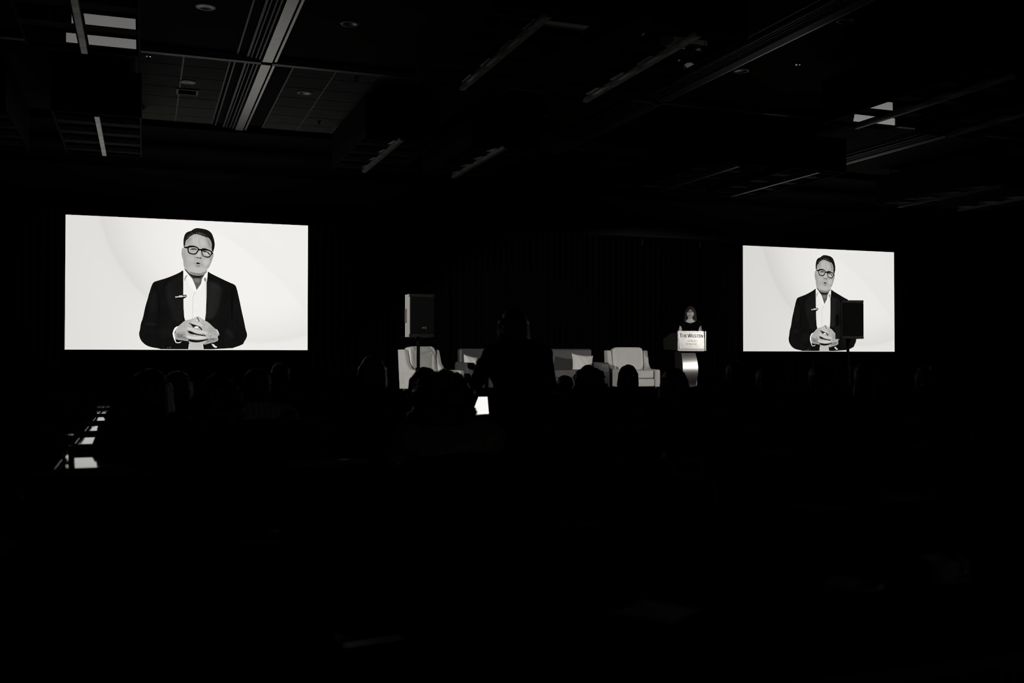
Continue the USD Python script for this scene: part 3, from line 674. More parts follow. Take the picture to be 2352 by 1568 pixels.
def figure(J, sleeve=1.0, skirt=False, fine=0.03, hs=1.0):
    """J: joints. Returns body, top, bottom and shoes."""
    w = J.get('width', 1.0)
    torso = lambda g: [Manifold.batch_hull([ball(J['pelvis'] + V3(.085 * w, 0, 0), .105 + g), ball(J['pelvis'] - V3(.085 * w, 0, 0), .105 + g), ball(J['waist'] + V3(.055 * w, 0, 0), .095 + g), ball(J['waist'] - V3(.055 * w, 0, 0), .095 + g)]),
                       Manifold.batch_hull([ball(J['waist'] + V3(.055 * w, 0, 0), .095 + g), ball(J['waist'] - V3(.055 * w, 0, 0), .095 + g), ball(J['chest'] + V3(.075 * w, 0, 0), .105 + g), ball(J['chest'] - V3(.075 * w, 0, 0), .105 + g)]),
                       Manifold.batch_hull([ball(J['chest'] + V3(.075 * w, 0, 0), .105 + g), ball(J['chest'] - V3(.075 * w, 0, 0), .105 + g), ball(J['shR'], .058 + g), ball(J['shL'], .058 + g), ball(J.get('collar', J['neck']) if g else J['neck'], .05 + g)])]
    body = torso(0) + [bone(J['neck'], J['head'] - V3(0, .01, .03), .052, .05)] + head_parts(J['head'], hs)
    top, bottom, shoes = torso(.014), [], []
    for s in 'LR':
        sg = 1 if s == 'R' else -1
        body += [bone(J['sh' + s], J['el' + s], .050, .038), bone(J['el' + s], J['wr' + s], .038, .026)]
        if sleeve >= 0: top.append(bone(J['sh' + s], J['sh' + s] + (J['el' + s] - J['sh' + s]) * min(sleeve, 1.0), .064, .064 - .012 * min(sleeve, 1)))
        if sleeve > 1: top.append(bone(J['el' + s], J['el' + s] + (J['wr' + s] - J['el' + s]) * (sleeve - 1), .052, .04))
        d = J.get('fd' + s, J['wr' + s] - J['el' + s])
        body += hand(J['wr' + s], np.asarray(d, float), np.asarray(J.get('up' + s, (0, 0, 1)), float), 1.0, J.get('curl', .5), -sg)
        body += [bone(J['hip' + s], J['kn' + s], .078, .054), bone(J['kn' + s], J['an' + s], .052, .036), bone(J['an' + s] + V3(0, 0, -.03), J['toe' + s], .036, .026)]
        bottom += [bone(J['hip' + s], J['kn' + s], .092, .066), bone(J['kn' + s], J['an' + s] + V3(0, 0, .03), .064, .05)]
        shoes += [Manifold.batch_hull([ball(J['an' + s] + V3(0, -.035, -.045), .036), ball(J['toe' + s], .036), ball(J['an' + s] + V3(0, 0, -.02), .042)])]
    bottom.append(Manifold.batch_hull([ball(J['pelvis'] + V3(.085 * w, 0, 0), .122), ball(J['pelvis'] - V3(.085 * w, 0, 0), .122), ball(J['hipR'], .092), ball(J['hipL'], .092)]))
    if skirt:
        top.append(Manifold.batch_hull([ball(J['pelvis'] + V3(.085, 0, 0), .125), ball(J['pelvis'] - V3(.085, 0, 0), .125), ball(J['knR'] + V3(.05, 0, .04), .09), ball(J['knL'] + V3(-.05, 0, .04), .09), ball(J['knL'] + V3(0, -.05, .04), .08), ball(J['knR'] + V3(0, -.05, .04), .08)]))
    floorcut = lambda m: m.trim_by_plane((0, 0, 1), 0.001)
    return [finish(union(body), fine * .75, 5), finish(union(top), fine, 10), finish(union(bottom), fine, 8), [finish(floorcut(x), fine, 3) for x in shoes]]

def hair_mesh(c, style, s=1.0, seed=0):
    S = lambda x, y, z: c + s * V3(x, y, z)
    cap = Manifold.sphere(1, 24).scale((.088 * s, .106 * s, .104 * s)).translate(tuple(S(0, -.020, .040)))
    ms = [cap]; amp, freq = .006, 18
    if style == 'short':
        ms.append(Manifold.sphere(1, 18).scale((.080 * s, .075 * s, .085 * s)).translate(tuple(S(0, -.045, -.005)))); amp = .005
    if style == 'bob':
        ms += [Manifold.batch_hull([ball(S(.075 * k, -.02, .04), .030 * s), ball(S(.088 * k, -.01, -.085), .026 * s), ball(S(.05 * k, -.085, -.095), .03 * s), ball(S(.04 * k, -.08, .04), .04 * s)]) for k in (-1, 1)]
        ms.append(Manifold.batch_hull([ball(S(.05, -.085, -.09), .032 * s), ball(S(-.05, -.085, -.09), .032 * s), ball(S(0, -.08, .04), .05 * s)]))
    if style == 'long':
        ms += [Manifold.batch_hull([ball(S(.075 * k, -.01, .04), .028 * s), ball(S(.095 * k, .0, -.12), .030 * s), ball(S(.105 * k, -.02, -.23), .022 * s), ball(S(.06 * k, -.09, -.24), .028 * s), ball(S(.03 * k, -.09, .03), .045 * s)]) for k in (-1, 1)]
        ms.append(Manifold.batch_hull([ball(S(.06, -.095, -.24), .026 * s), ball(S(-.06, -.095, -.24), .026 * s), ball(S(0, -.09, .02), .05 * s)]))
        amp = .009
    if style in ('curly', 'bigcurly'):
        k = 1.0 if style == 'curly' else 1.25
        ms += [Manifold.sphere(1, 22).scale((.125 * s * k, .12 * s * k, .125 * s)).translate(tuple(S(0, -.035, .0))),
               Manifold.sphere(1, 22).scale((.14 * s * k, .10 * s, .11 * s)).translate(tuple(S(0, -.05, -.11)))]
        amp, freq = .022, 26
    if style == 'ponytail':
        ms += [ball(S(0, -.135, .03), .04 * s), Manifold.batch_hull([ball(S(0, -.15, .01), .035 * s), ball(S(0, -.16, -.12), .02 * s)]), Manifold.sphere(1, 18).scale((.078 * s, .07 * s, .08 * s)).translate(tuple(S(0, -.04, 0)))]
    if style == 'bun':
        ms += [ball(S(0, -.10, .125), .045 * s), Manifold.sphere(1, 18).scale((.080 * s, .075 * s, .085 * s)).translate(tuple(S(0, -.045, -.005)))]
    h = union(ms)
    cut = Manifold.batch_hull([ball(S(0, .16, .03), .075 * s), ball(S(0, .13, -.12), .068 * s), ball(S(0, .07, -.14), .058 * s), ball(S(0, .06, -.02), .062 * s)])
    h = h - cut
    v, f = finish(h, .016 if 'curly' in style else .02, 4)
    n = trimesh.Trimesh(v, f, process=False).vertex_normals
    v = v + n * ((meshkit.fbm(v * freq + seed * 3.1, 3, seed) - .5) * 2 * amp * (1.6 if 'curly' in style else 1))[:, None]
    if style in ('bob', 'long', 'short', 'ponytail', 'bun'):
        v = v + n * (np.sin(np.arctan2(v[:, 0] - c[0], v[:, 1] - c[1]) * 34 + 3 * meshkit.noise(v * 9, seed)) * .0022)[:, None]
    return v, f

def seated(lean=0.05, turn=0.0, width=1.0, arms='table'):
    """Sitting at a table, facing +y, origin on the floor under the hips; crown of the head at about 1.27."""
    J = dict(width=width, pelvis=V3(0, 0, .55), waist=V3(0, .0, .70), chest=V3(0, lean * .6, .86), neck=V3(0, lean * .9, .985), head=V3(turn, lean + .035, 1.125),
             shR=V3(.175 * width, lean * .7, .93), shL=V3(-.175 * width, lean * .7, .93), hipR=V3(.09, .02, .52), hipL=V3(-.09, .02, .52), knR=V3(.12, .44, .50), knL=V3(-.12, .44, .50),
             anR=V3(.12, .42, .09), anL=V3(-.12, .42, .09), toeR=V3(.13, .56, .035), toeL=V3(-.13, .56, .035))
    if arms == 'table':
        J.update(elR=V3(.25 * width, .14, .735), elL=V3(-.25 * width, .14, .735), wrR=V3(.13, .36, .80), wrL=V3(-.13, .36, .80), fdR=V3(-.2, 1, -.12), fdL=V3(.2, 1, -.12))
    elif arms == 'lap':
        J.update(elR=V3(.27 * width, .05, .70), elL=V3(-.27 * width, .05, .70), wrR=V3(.10, .27, .66), wrL=V3(-.10, .27, .66), fdR=V3(-.5, .8, -.1), fdL=V3(.5, .8, -.1))
    else:  # chin on hand
        J.update(elR=V3(.20 * width, .30, .80), elL=V3(-.25 * width, .14, .735), wrR=V3(.06 + turn, .19 + lean, 1.0), wrL=V3(-.13, .36, .80), fdR=V3(-.1, -.2, 1), upR=V3(0, 1, 0.2), fdL=V3(.2, 1, -.12))
    return J

_bodies = {}
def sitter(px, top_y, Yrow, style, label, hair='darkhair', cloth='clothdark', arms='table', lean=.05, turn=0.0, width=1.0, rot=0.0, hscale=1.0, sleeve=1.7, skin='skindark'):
    """A listener at the table of row Yrow whose crown is seen at picture height top_y."""
    Y = Yrow - 0.47
    p = at_y(px, top_y, Y)
    s = (p[2]) / 1.265
    key = (arms, lean, turn, width, sleeve)
    if key not in _bodies: _bodies[key] = figure(seated(lean, turn, width, arms), sleeve)
    hip = np.array([p[0], Y - lean * .8, 0])
    t = thing('person', label, 'person', hip, rot, scale=(1.0, 1.0, s), group=None)
    b, tp, bt, sh = _bodies[key]
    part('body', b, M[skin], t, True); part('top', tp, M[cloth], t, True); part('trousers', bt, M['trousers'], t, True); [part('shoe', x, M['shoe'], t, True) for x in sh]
    J = seated(lean, turn, width, arms)
    part('hair', hair_mesh(J['head'], style, hscale, seed=int(px)), M[hair], t, True)
    return t

ROWS = [1.42, 2.55, 3.63, 4.70, 5.93, 6.94, 8.00, 8.97, 9.96]
PEOPLE = [
 (346, 850, 5.93, 'bob', 'person with a dark bob seated beside the bright table stripes', dict(width=1.06, hscale=1.05)),
 (326, 856, 8.97, 'short', 'added short-haired person covering table reflections, half hidden by the dark bob', dict(arms='lap')),  # added to cover bright table reflections behind the bob
 (408, 852, 8.00, 'bob', 'added person covering table reflections between the dark bob and the wavy hair, seated farther off', dict(arms='lap')),  # added as well, masks the reflections beside the wavy hair
 (500, 850, 4.70, 'curly', 'person with dark wavy hair seated left of the striped shirt', dict(hscale=.80)),
 (592, 846, 6.94, 'short', 'person in a pale striped shirt, left of centre', dict(cloth='striped', lean=.10, width=1.05)),
 (645, 834, 9.96, 'short', 'dark person whose head rises right of the striped shirt', dict(arms='lap')),
 (857, 818, 8.00, 'bob', 'person with a smooth rim-lit bob seated left of the pale armchair', dict(hair='hairsheen', arms='chin', hscale=1.05)),
 (978, 843, 6.94, 'long', 'person with long dark hair seated just left of the curly-haired one', dict(arms='lap')),
 (1034, 842, 4.70, 'bigcurly', 'person with long curly hair in a spotted blouse, in front of the glowing laptop', dict(cloth='spotted', width=1.05, hscale=.88, turn=-.03)),
 (1300, 862, 9.96, 'short', 'person whose head just shows between the standing figure and the rounded hairdo', dict(arms='lap')),
 (1355, 832, 8.00, 'bigcurly', 'person with a big rounded hairdo in front of the sofa arm', dict(arms='lap', hscale=.82)),
 (1445, 836, 8.97, 'bob', 'person with a neat dark bob in front of the right-hand armchair', dict(arms='lap', hscale=.95)),
 (1552, 845, 6.94, 'long', 'person with long straight hair in front of the lectern foot', dict(width=1.1)),
 (1692, 830, 8.97, 'short', 'person with short hair right of the lectern column', dict(arms='lap')),
 (1764, 842, 8.00, 'short', 'grey-haired person under the right screen, left of the loudspeaker stand', dict(hair='greyhair', arms='lap')),
 (1890, 834, 6.94, 'ponytail', 'person with a ponytail just below the right loudspeaker', dict(cloth='clothmid')),
 (2005, 831, 5.93, 'bob', 'person with a broad dark bob right of the loudspeaker stand', dict(hscale=1.15)),
 (2135, 842, 6.94, 'bun', 'person with a bun, the farthest right of the seated audience', dict(arms='chin')),
]
for px, py, Y, style, lab, kw in PEOPLE:
    sitter(px, py, Y, style, lab, **kw)

# the standing helper bending towards the laptop, seen from behind
J = dict(width=1.25, pelvis=V3(0.0, 0, .92), waist=V3(-.03, .07, 1.06), chest=V3(-.06, .16, 1.20), neck=V3(-.05, .24, 1.32), head=V3(-.035, .30, 1.42),
         shR=V3(.15, .15, 1.24), shL=V3(-.205, .17, 1.235), elR=V3(.225, .28, 1.0), elL=V3(-.315, .26, 1.02), wrR=V3(.16, .48, .82), wrL=V3(-.36, .46, .80), fdR=V3(0, 1, -.15), fdL=V3(0, 1, -.15),
         hipR=V3(.09, -.02, .88), hipL=V3(-.09, -.02, .88), knR=V3(.10, .02, .48), knL=V3(-.10, .02, .48), anR=V3(.10, -.03, .09), anL=V3(-.10, -.03, .09), toeR=V3(.12, .11, .035), toeL=V3(-.12, .11, .035))
p = at_y(1206, 860, 6.28)
t = thing('person', 'broad person standing and bending over the table beside the glowing laptop, seen from behind', 'person', (p[0], 6.28, 0), -12)
b, tp, bt, sh = figure(J, 1.9)
M['embroidered'] = spotted('embroidered_top', 0.012, 0.004, 30)
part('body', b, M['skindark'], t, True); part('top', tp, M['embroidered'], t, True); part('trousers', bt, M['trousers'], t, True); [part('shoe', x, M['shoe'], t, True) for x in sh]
part('hair', hair_mesh(J['head'], 'bob', 1.05, 5), M['darkhair'], t, True)

# the speaker at the lectern
LY = 17.45
lx = at_y(1572, 880, LY)[0]
J = dict(collar=V3(0, -.035, 1.335), width=.92, pelvis=V3(0, 0, .95), waist=V3(0, .0, 1.10), chest=V3(0, .02, 1.28), neck=V3(0, .03, 1.42), head=V3(0, .055, 1.575),
         shR=V3(.165, .02, 1.355), shL=V3(-.165, .02, 1.355), elR=V3(.225, .05, 1.10), elL=V3(-.225, .05, 1.10), wrR=V3(.17, .25, 1.13), wrL=V3(-.17, .25, 1.13), fdR=V3(-.1, 1, -.1), fdL=V3(.1, 1, -.1),
         hipR=V3(.085, 0, .90), hipL=V3(-.085, 0, .90), knR=V3(.09, .02, .49), knL=V3(-.09, .02, .49), anR=V3(.09, -.02, .09), anL=V3(-.09, -.02, .09), toeR=V3(.10, .12, .035), toeL=V3(-.10, .12, .035))
woman = thing('person', 'woman in glasses and a sleeveless black dress smiling behind the lectern', 'person', (at_y(1586, 740, LY + .50)[0], LY + .50, SZ), 148)
b, tp, bt, sh = figure(J, .06, skirt=True, fine=.022)
part('body', b, M['skin'], woman, True); part('dress', tp, M['dress'], woman, True); [part('shoe', x, M['shoe'], woman, True) for x in sh]
part('hair', hair_mesh(J['head'], 'long', 1.02, 11), mat('brown_hair_matte', .022, .6, bump=.6, bscale=90, spec=.2), woman, True)
hc = J['head']
gl = []
for sx in (-1, 1):
    c = hc + V3(.031 * sx, .098, .022)
    T = Manifold.cylinder(.006, .024, .024, 20).scale((1.08, .82, 1)) - Manifold.cylinder(.03, .020, .020, 20).scale((1.08, .80, 1)).translate((0, 0, -.01))
    v, f = arr(T); v = np.c_[v[:, 0], -v[:, 2], v[:, 1]] + c; gl.append((v, f[:, ::-1] if False else f))
    gl.append(cyl(hc + V3(.056 * sx, .096, .030), hc + V3(.078 * sx, -.01, .028), .003, seg=8))
gl.append(cyl(hc + V3(-.010, .100, .026), hc + V3(.010, .100, .026), .003, seg=8))
part('eyeglasses', join(*gl), M['lens'], woman)
for s_ in (-1, 1):
    part('eye', moved(trimesh.creation.icosphere(2, 1), hc + V3(.031 * s_, .080, .021), (.011, .006, .0055)), M['lens'], woman, True)
    part('eyebrow', cyl(hc + V3(.018 * s_, .089, .046), hc + V3(.046 * s_, .080, .050), .003, seg=8), M['lens'], woman)
part('lips', join(*[bone(hc + V3(a, .098 - 9 * a * a, -.064 + 9 * a * a), hc + V3(b_, .098 - 9 * b_ * b_, -.064 + 9 * b_ * b_), .0055, .0055, 8) for a, b_ in zip(np.linspace(-.027, .022, 10), np.linspace(-.022, .027, 10))]), mat('lips', .14, .4), woman, True)
part('brooch', moved(trimesh.creation.icosphere(1, .014), J['chest'] + V3(0, .125, .065)), M['spark'], woman, True)

# ------------------------------------------------------------------ stage furniture (fronts face -y)
def armchair(px, py, Y, rot, label):
    p = at_y(px, py, Y)
    t = thing('armchair', label, 'armchair', (p[0], Y, SZ), rot, group='pale leather armchairs on the stage')
    w, d = .43, .40
    prof = [(d, .10), (d + .05, .80), (d - .10, .805), (d - .135, .79), (d - .16, .70), (d - .20, .55), (d - .27, .47), (d - .36, .435), (-d + .02, .425), (-d, .40), (-d, .10)]
    prof = [(y, z) for y, z in prof]
    for sx in (-1, 1):
        s = soft_extrude(prof, .10, .022)
        v, f = arr(s); v = np.c_[v[:, 2] + (w - .10 if sx > 0 else -w), v[:, 0], v[:, 1]]
        part('side_panel', (v, f), M['leather'], t)
    part('base', rbox(-w + .10, w - .10, -d + .03, d - .02, .10, .25, .02), M['leather'], t)
    part('seat_cushion', moved(superbox(.66, .64, .17, .22, wr=.010, seed=2), (0, -.07, .335)), M['leather'], t, True)
    part('back_cushion', moved(superbox(.64, .20, .60, .24, (84, 60), wr=.030, seed=int(px)), (0, d - .10, .56), rx=-.10), M['leather'], t, True)
    part('back_shell', moved(rbox(-w + .09, w - .09, -.04, .04, -.34, .34, .02), (0, d + .005, .45), rx=-.07), M['leather'], t)
    for sx in (-1, 1):
        for sy in (-1, 1):
            part('leg', cyl((sx * (w - .07), sy * (d - .06), 0), (sx * (w - .07), sy * (d - .06), .11), .018, .026, 10), M['wood'], t)
    return t
armchair(992, 870, 17.30, 26, 'pale leather armchair on the left of the sofa, turned towards the centre')
armchair(1452, 870, 17.45, -7, 'pale leather armchair on the right of the sofa, in front of the drape')
# sofa
sa, sb = at_y(1072, 860, 17.35)[0], at_y(1401, 860, 17.35)[0]
sp = ((sa + sb) / 2, 0, 0)
sofa = thing('sofa', 'long dark brown leather sofa in the middle of the stage', 'sofa', (sp[0], 17.75, SZ), 0)
W = (sb - sa) / 2
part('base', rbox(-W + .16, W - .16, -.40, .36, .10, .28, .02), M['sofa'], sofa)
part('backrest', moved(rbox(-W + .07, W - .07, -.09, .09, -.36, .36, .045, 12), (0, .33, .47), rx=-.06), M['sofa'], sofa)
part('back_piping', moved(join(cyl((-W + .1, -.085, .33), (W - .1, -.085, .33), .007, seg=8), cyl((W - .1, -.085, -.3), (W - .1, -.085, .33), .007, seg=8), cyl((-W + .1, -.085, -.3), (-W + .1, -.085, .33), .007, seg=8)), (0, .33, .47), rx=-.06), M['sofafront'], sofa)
for sx in (-1, 1):
    c = [(-.40, .08), (-.40, .52), (-.37, .56), (.30, .58), (.36, .55), (.36, .08)]
    s = soft_extrude(c, .17, .03); v, f = arr(s); v = np.c_[v[:, 2] + (W - .17 if sx > 0 else -W), v[:, 0], v[:, 1]]
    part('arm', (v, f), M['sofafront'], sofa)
    part('arm_piping', join(cyl((sx * (W - .02), -.402, .10), (sx * (W - .02), -.402, .52), .006, seg=8), cyl((sx * (W - .15), -.402, .10), (sx * (W - .15), -.402, .52), .006, seg=8)), M['sofa'], sofa)
for k in (-1, 1):
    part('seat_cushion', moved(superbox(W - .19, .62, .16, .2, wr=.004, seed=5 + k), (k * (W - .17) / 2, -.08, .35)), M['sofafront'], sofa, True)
for sx in (-1, 1):
    for sy in (-.34, .30):
        part('leg', cyl((sx * (W - .08), sy, 0), (sx * (W - .08), sy, .1), .02, .028, 10), M['wood'], sofa)
def pillow(px, py, rot, tilt, label, w=.46):
    p = at_y(px, py, 17.66)
    t = thing('throw_pillow', label, 'pillow', (p[0], 17.72, p[2]), 0, group='white throw pillows on the sofa')
    part('cover', moved(throw_pillow(w, .42, .15, px), (0, 0, 0), ry=rot, rx=tilt), M['pillow'], t, True)
pillow(1092, 843, .16, -.25, 'white square pillow at the left end of the sofa, half behind the standing person')
pillow(1341, 838, .10, -.25, 'white square pillow with a raised corner at the right end of the sofa')

# ------------------------------------------------------------------ lectern
lec = thing('lectern', 'tall lectern with a brushed steel sign panel and bowed steel column', 'lectern', (lx, LY, SZ), 0)
tw = .305
sidep = [(-.26, .80), (-.26, 1.145), (-.02, 1.145), (.30, 1.04), (.30, .82)]
s = extrude([(y, z) for y, z in sidep][::-1], tw * 2); v, f = arr(s); v = np.c_[v[:, 2] - tw, v[:, 0], v[:, 1]]
part('top_box', (v, f[:, ::-1]), M['lecternbody'], lec, False)
part('front_panel', moved(box(-tw + .025, tw - .025, -.278, -.262, .80, 1.15), (0, -.055, .02), rx=-.045), M['brushedpanel'], lec, False)
for sx in (-1, 1):
    part('edge_rail', rbox(sx * tw - .018, sx * tw + .018, -.30, -.255, .785, 1.185, .006), M['rail'], lec)
part('panel_lip', box(-tw + .02, tw - .02, -.290, -.255, .785, .828), M['rail'], lec, False)
part('panel_lip', box(-tw + .02, tw - .02, -.284, -.262, 1.15, 1.162), M['rail'], lec, False)
# bowed column: an arc in profile
zz = np.linspace(.05, .80, 28); bow = -.12 - .12 * np.sin((zz - .05) / .75 * math.pi * .93 + .12)
hw = .150 + .022 * np.cos((zz - .42) / .38 * 1.3)
P, F = [], []
for z, y, h in zip(zz, bow, hw):
    P += [(-h, y, z), (h, y, z), (h, y + .02, z), (-h, y + .02, z)]
for i in range(len(zz) - 1):
    for a in range(4):
        b_ = (a + 1) % 4
        F += [(4 * i + a, 4 * i + b_, 4 * (i + 1) + b_), (4 * i + a, 4 * (i + 1) + b_, 4 * (i + 1) + a)]
n = 4 * (len(zz) - 1)
F += [(0, 2, 1), (0, 3, 2), (n, n + 1, n + 2), (n, n + 2, n + 3)]
part('column_face', (np.array(P), np.array(F)), M['brushed'], lec, 40)
cprof = [(y + .02, z) for y, z in zip(bow, zz)] + [(.16, .80), (.12, .05)]
s = extrude(cprof[::-1], .26); v, f = arr(s); v = np.c_[v[:, 2] - .13, v[:, 0], v[:, 1]]
part('column_body', (v, f[:, ::-1]), M['lecternbody'], lec, 30)
part('foot', rbox(-.30, .30, -.24, .26, 0, .05, .012), M['lecternbody'], lec)
def relief(txt, x, z, h, d=.004, bold=False):
    m = meshkit.text_mesh(txt, h, d, bold); v, f = arr(m)
    return np.c_[v[:, 0] + x, -v[:, 2], v[:, 1] + z], f
M['lettering'] = mat('lettering_metal', .03, .6)
bits, x = [], -.262
for txt, h in (('T', .078), ('HE', .060), ('W', .078), ('ESTIN', .060)):
    v, f = relief(txt, 0, 0, h)
    v[:, 0] += x - v[:, 0].min(); v[:, 1] -= .278; v[:, 2] += 1.022
    x = v[:, 0].max() + (.012 if txt != 'HE' else .014); bits.append((v, f))
scale_x = .535 / (x + .262)
tilt = lambda m: moved(m, (0, -.055, .02), rx=-.045)
bits = [(np.c_[(v[:, 0] + .262) * scale_x - .268, v[:, 1:]], f) for v, f in bits]
part('lettering', tilt(join(*bits)), M['lettering'], lec, False, label='raised hotel name THE WESTIN')
rs = np.random.default_rng(5)
def illegible(n, x0, x1, z, h):
    """Rows of worn strokes where the photograph's small print cannot be read."""
    out, w = [], (x1 - x0) / n
    for k in range(n):
        a = x0 + k * w
        if k % 5 == 4: continue
        for q in range(3):
            if rs.random() < .5: out.append(box(a + q * w * .22, a + q * w * .22 + .003, -.2795, -.277, z, z + h * (.6 + .4 * rs.random())))
            else: out.append(box(a, a + w * .6, -.2795, -.277, z + h * q * .42, z + h * q * .42 + .0025))
    return join(*out)
M['worn'] = mat('worn_lettering', .22, .6)
part('small_lettering', tilt(illegible(13, -.10, .09, .945, .018)), M['worn'], lec, False)
part('small_lettering', tilt(illegible(20, -.13, .12, .885, .020)), M['worn'], lec, False)
part('screw', moved(trimesh.creation.icosphere(1, .007), (-tw + .05, -.28, .815)), M['spark'], lec, True)

# ------------------------------------------------------------------ loudspeakers on stands
M['handle'] = mat('speaker_handle', .07, .6)
def loudspeaker(px, top, bot, Y, rot, label, stand_label, badge):
    a, b_ = at_y(px, top, Y), at_y(px, bot, Y)
    h = a[2] - b_[2]; w, d = h * .30, h * .28
    t = thing('loudspeaker', label, 'loudspeaker', (a[0], Y, b_[2]), rot, group='black loudspeakers on stands beside the stage')
    prof = [(-w, -d), (w, -d), (w, d * .35), (w * .66, d), (-w * .66, d), (-w, d * .35)]
    c = CrossSection([np.array(prof)]).offset(-.015, m3.JoinType.Round).offset(.015, m3.JoinType.Round)
    part('cabinet', c.extrude(h), M['cabinet'], t)
    part('grille', rbox(-w + .004, w - .001, -d - .018, -d + .03, .052, h - .052, .008), M['grille'], t)
    for z0, z1 in ((.012, .05), (h - .05, h - .012)):
        part('bezel', rbox(-w - .001, w + .001, -d - .016, -d + .03, z0 - .014 * (z0 < .1), z1 + .014 * (z0 > .1), .006), M['greyrim'], t)
        for xk in (-.85, -.15, .15, .85):
            part('screw', moved(trimesh.creation.icosphere(1, .007), (xk * w, -d - .015, (z0 + z1) / 2)), M['blackmatte'], t, True)
    part('grille_edge', box(-w + .004, -w + .012, -d - .016, -d, .05, h - .05), M['greyplate'], t, False)
    for sx in (-1, 1):
        part('handle', moved(rbox(-.012, .012, -.05, .05, -.11, .11, .01), (sx * w, 0, h * .5)), M['handle'], t)
    if badge:
        part('badge', join(box(.00, .045, -d - .021, -d - .017, .135, .15), box(.058, .066, -d - .021, -d - .017, .12, .165)), M['greyplate'], t, False)
    part('pole_socket', moved(lathe([(0, 0), (.045, 0), (.045, -.03), (0, -.03)], 20), (0, 0, 0)), M['black'], t)
    s = thing('speaker_stand', stand_label, 'stand', (a[0], Y, 0), rot, group='tripod stands under the loudspeakers')
    H = b_[2] - .03
    part('pole', cyl((0, 0, .25), (0, 0, H), .026, seg=16), M['blackmatte'], s)
    part('sleeve', cyl((0, 0, .25), (0, 0, H * .62), .034, seg=16), M['blackmatte'], s)
    part('collar', lathe([(0, 0), (.05, 0), (.05, .1), (.036, .12), (0, .12)], 16) if False else cyl((0, 0, H * .62), (0, 0, H * .62 + .12), .045, seg=16), M['blackmatte'], s)
    part('clamp_knob', join(cyl((.03, -.01, H * .62 + .06), (.09, -.02, H * .62 + .06), .014, seg=10), cyl((.08, -.02, H * .62 + .06), (.11, -.025, H * .62 + .06), .03, seg=12)), M['blackmatte'], s)
    part('pole_top', cyl((0, 0, H - .1), (0, 0, H), .030, seg=14), M['spark'] if False else M['blackmatte'], s)
    for k in range(3):
        ang = k * 2 * math.pi / 3 + .5
        e = (.55 * math.cos(ang), .55 * math.sin(ang))
        part('leg', cyl((0.03 * math.cos(ang), .03 * math.sin(ang), .75), (e[0], e[1], .02), .016, seg=10), M['blackmatte'], s)
        part('brace', cyl((0.03 * math.cos(ang), .03 * math.sin(ang), .3), (e[0] * .55, e[1] * .55, .36), .010, seg=8), M['blackmatte'], s)
        part('rubber_foot', cyl((e[0], e[1], 0), (e[0] * .98, e[1] * .98, .05), .022, seg=10), M['blackmatte'], s)
M['greyrim'] = mat('speaker_bezel', .004, .6, spec=.25)
loudspeaker(961, 677, 774, 15.4, 2, 'black loudspeaker with a lit left side, above the left armchair', 'black tripod stand in front of the left armchair', True)
loudspeaker(1947, 691, 778, 15.4, -16, 'black loudspeaker standing out against the right screen', 'black tripod stand below the right screen', False)

# ------------------------------------------------------------------ tables, chairs
TZ = 0.765
proto_t = {}
proto_c = {}
def table(x0, Y, lab, grp, bare=False):
    loc = (x0 + .915, Y, 0)
    if bare in proto_t:
        return dup(proto_t[bare], loc, 0, lab, grp)
    t = proto_t[bare] = thing('classroom_table', lab, 'table', loc, 0, grp)
    part('tabletop', rbox(-.909, .909, -.228, .228, TZ - .028, TZ, .004), M['laminate'] if bare else M['linen'], t, 30)
    part('edge_band', join(box(-.905, .905, -.232, -.224, TZ - .026, TZ - .004), box(-.905, .905, .224, .232, TZ - .026, TZ - .004)), M['black'], t, False)
    for sx in (-1, 1):
        part('leg', join(cyl((sx * .72, -.17, .03), (sx * .72, -.17, TZ - .03), .014, seg=8), cyl((sx * .72, .17, .03), (sx * .72, .17, TZ - .03), .014, seg=8), cyl((sx * .72, -.2, .02), (sx * .72, .2, .02), .014, seg=8), cyl((sx * .72, -.17, TZ - .05), (sx * .72, .17, TZ - .05), .012, seg=8)), M['chairframe'], t)
    part('modesty_rail', box(-.72, .72, .15, .165, TZ - .16, TZ - .03), M['blackmatte'], t, False)
    return t
def chair(x, Y, lab, grp, low=False):
    if low in proto_c:
        return dup(proto_c[low], (x, Y, 0), 0, lab, grp)
    t = proto_c[low] = thing('banquet_chair' if not low else 'low_chair', lab, 'chair', (x, Y, 0), 0, grp)
    h = .335 if low else .42
    part('seat', rbox(-.24, .24, -.21, .22, .335 if low else .41, .395 if low else .48, .03), M['chairfab'], t)
    part('backrest', moved(soft_extrude([(-.24, 0), (.24, 0), (.275, h - .07), (.25, h - .02), (0, h), (-.25, h - .02), (-.275, h - .07)], .055, .018), (0, -.20, .50), rx=math.pi / 2 + .12), M['chairfab'], t)
    for sx in (-1, 1):
        part('leg', cyl((sx * .20, .20, 0), (sx * .20, .19, .345 if low else .42), .013, seg=8), M['chairframe'], t)
        part('leg', cyl((sx * .20, -.26, 0), (sx * .20, -.19, .45), .013, seg=8), M['chairframe'], t)
        part('back_post', cyl((sx * .20, -.19, .44), (sx * .20, -.230, .76), .012, seg=8), M['chairframe'], t)
    for sy in (.19, -.19):
        part('seat_rail', cyl((-.2, sy, .34 if low else .41), (.2, sy, .34 if low else .41), .011, seg=8), M['chairframe'], t)
    return t
ORD = 'leftmost,second,third,fourth,fifth,sixth,seventh,eighth,ninth,tenth,eleventh,twelfth,thirteenth,fourteenth,fifteenth,sixteenth,seventeenth,eighteenth,nineteenth,twentieth,twenty-first,twenty-second,twenty-third,twenty-fourth'.split(',')
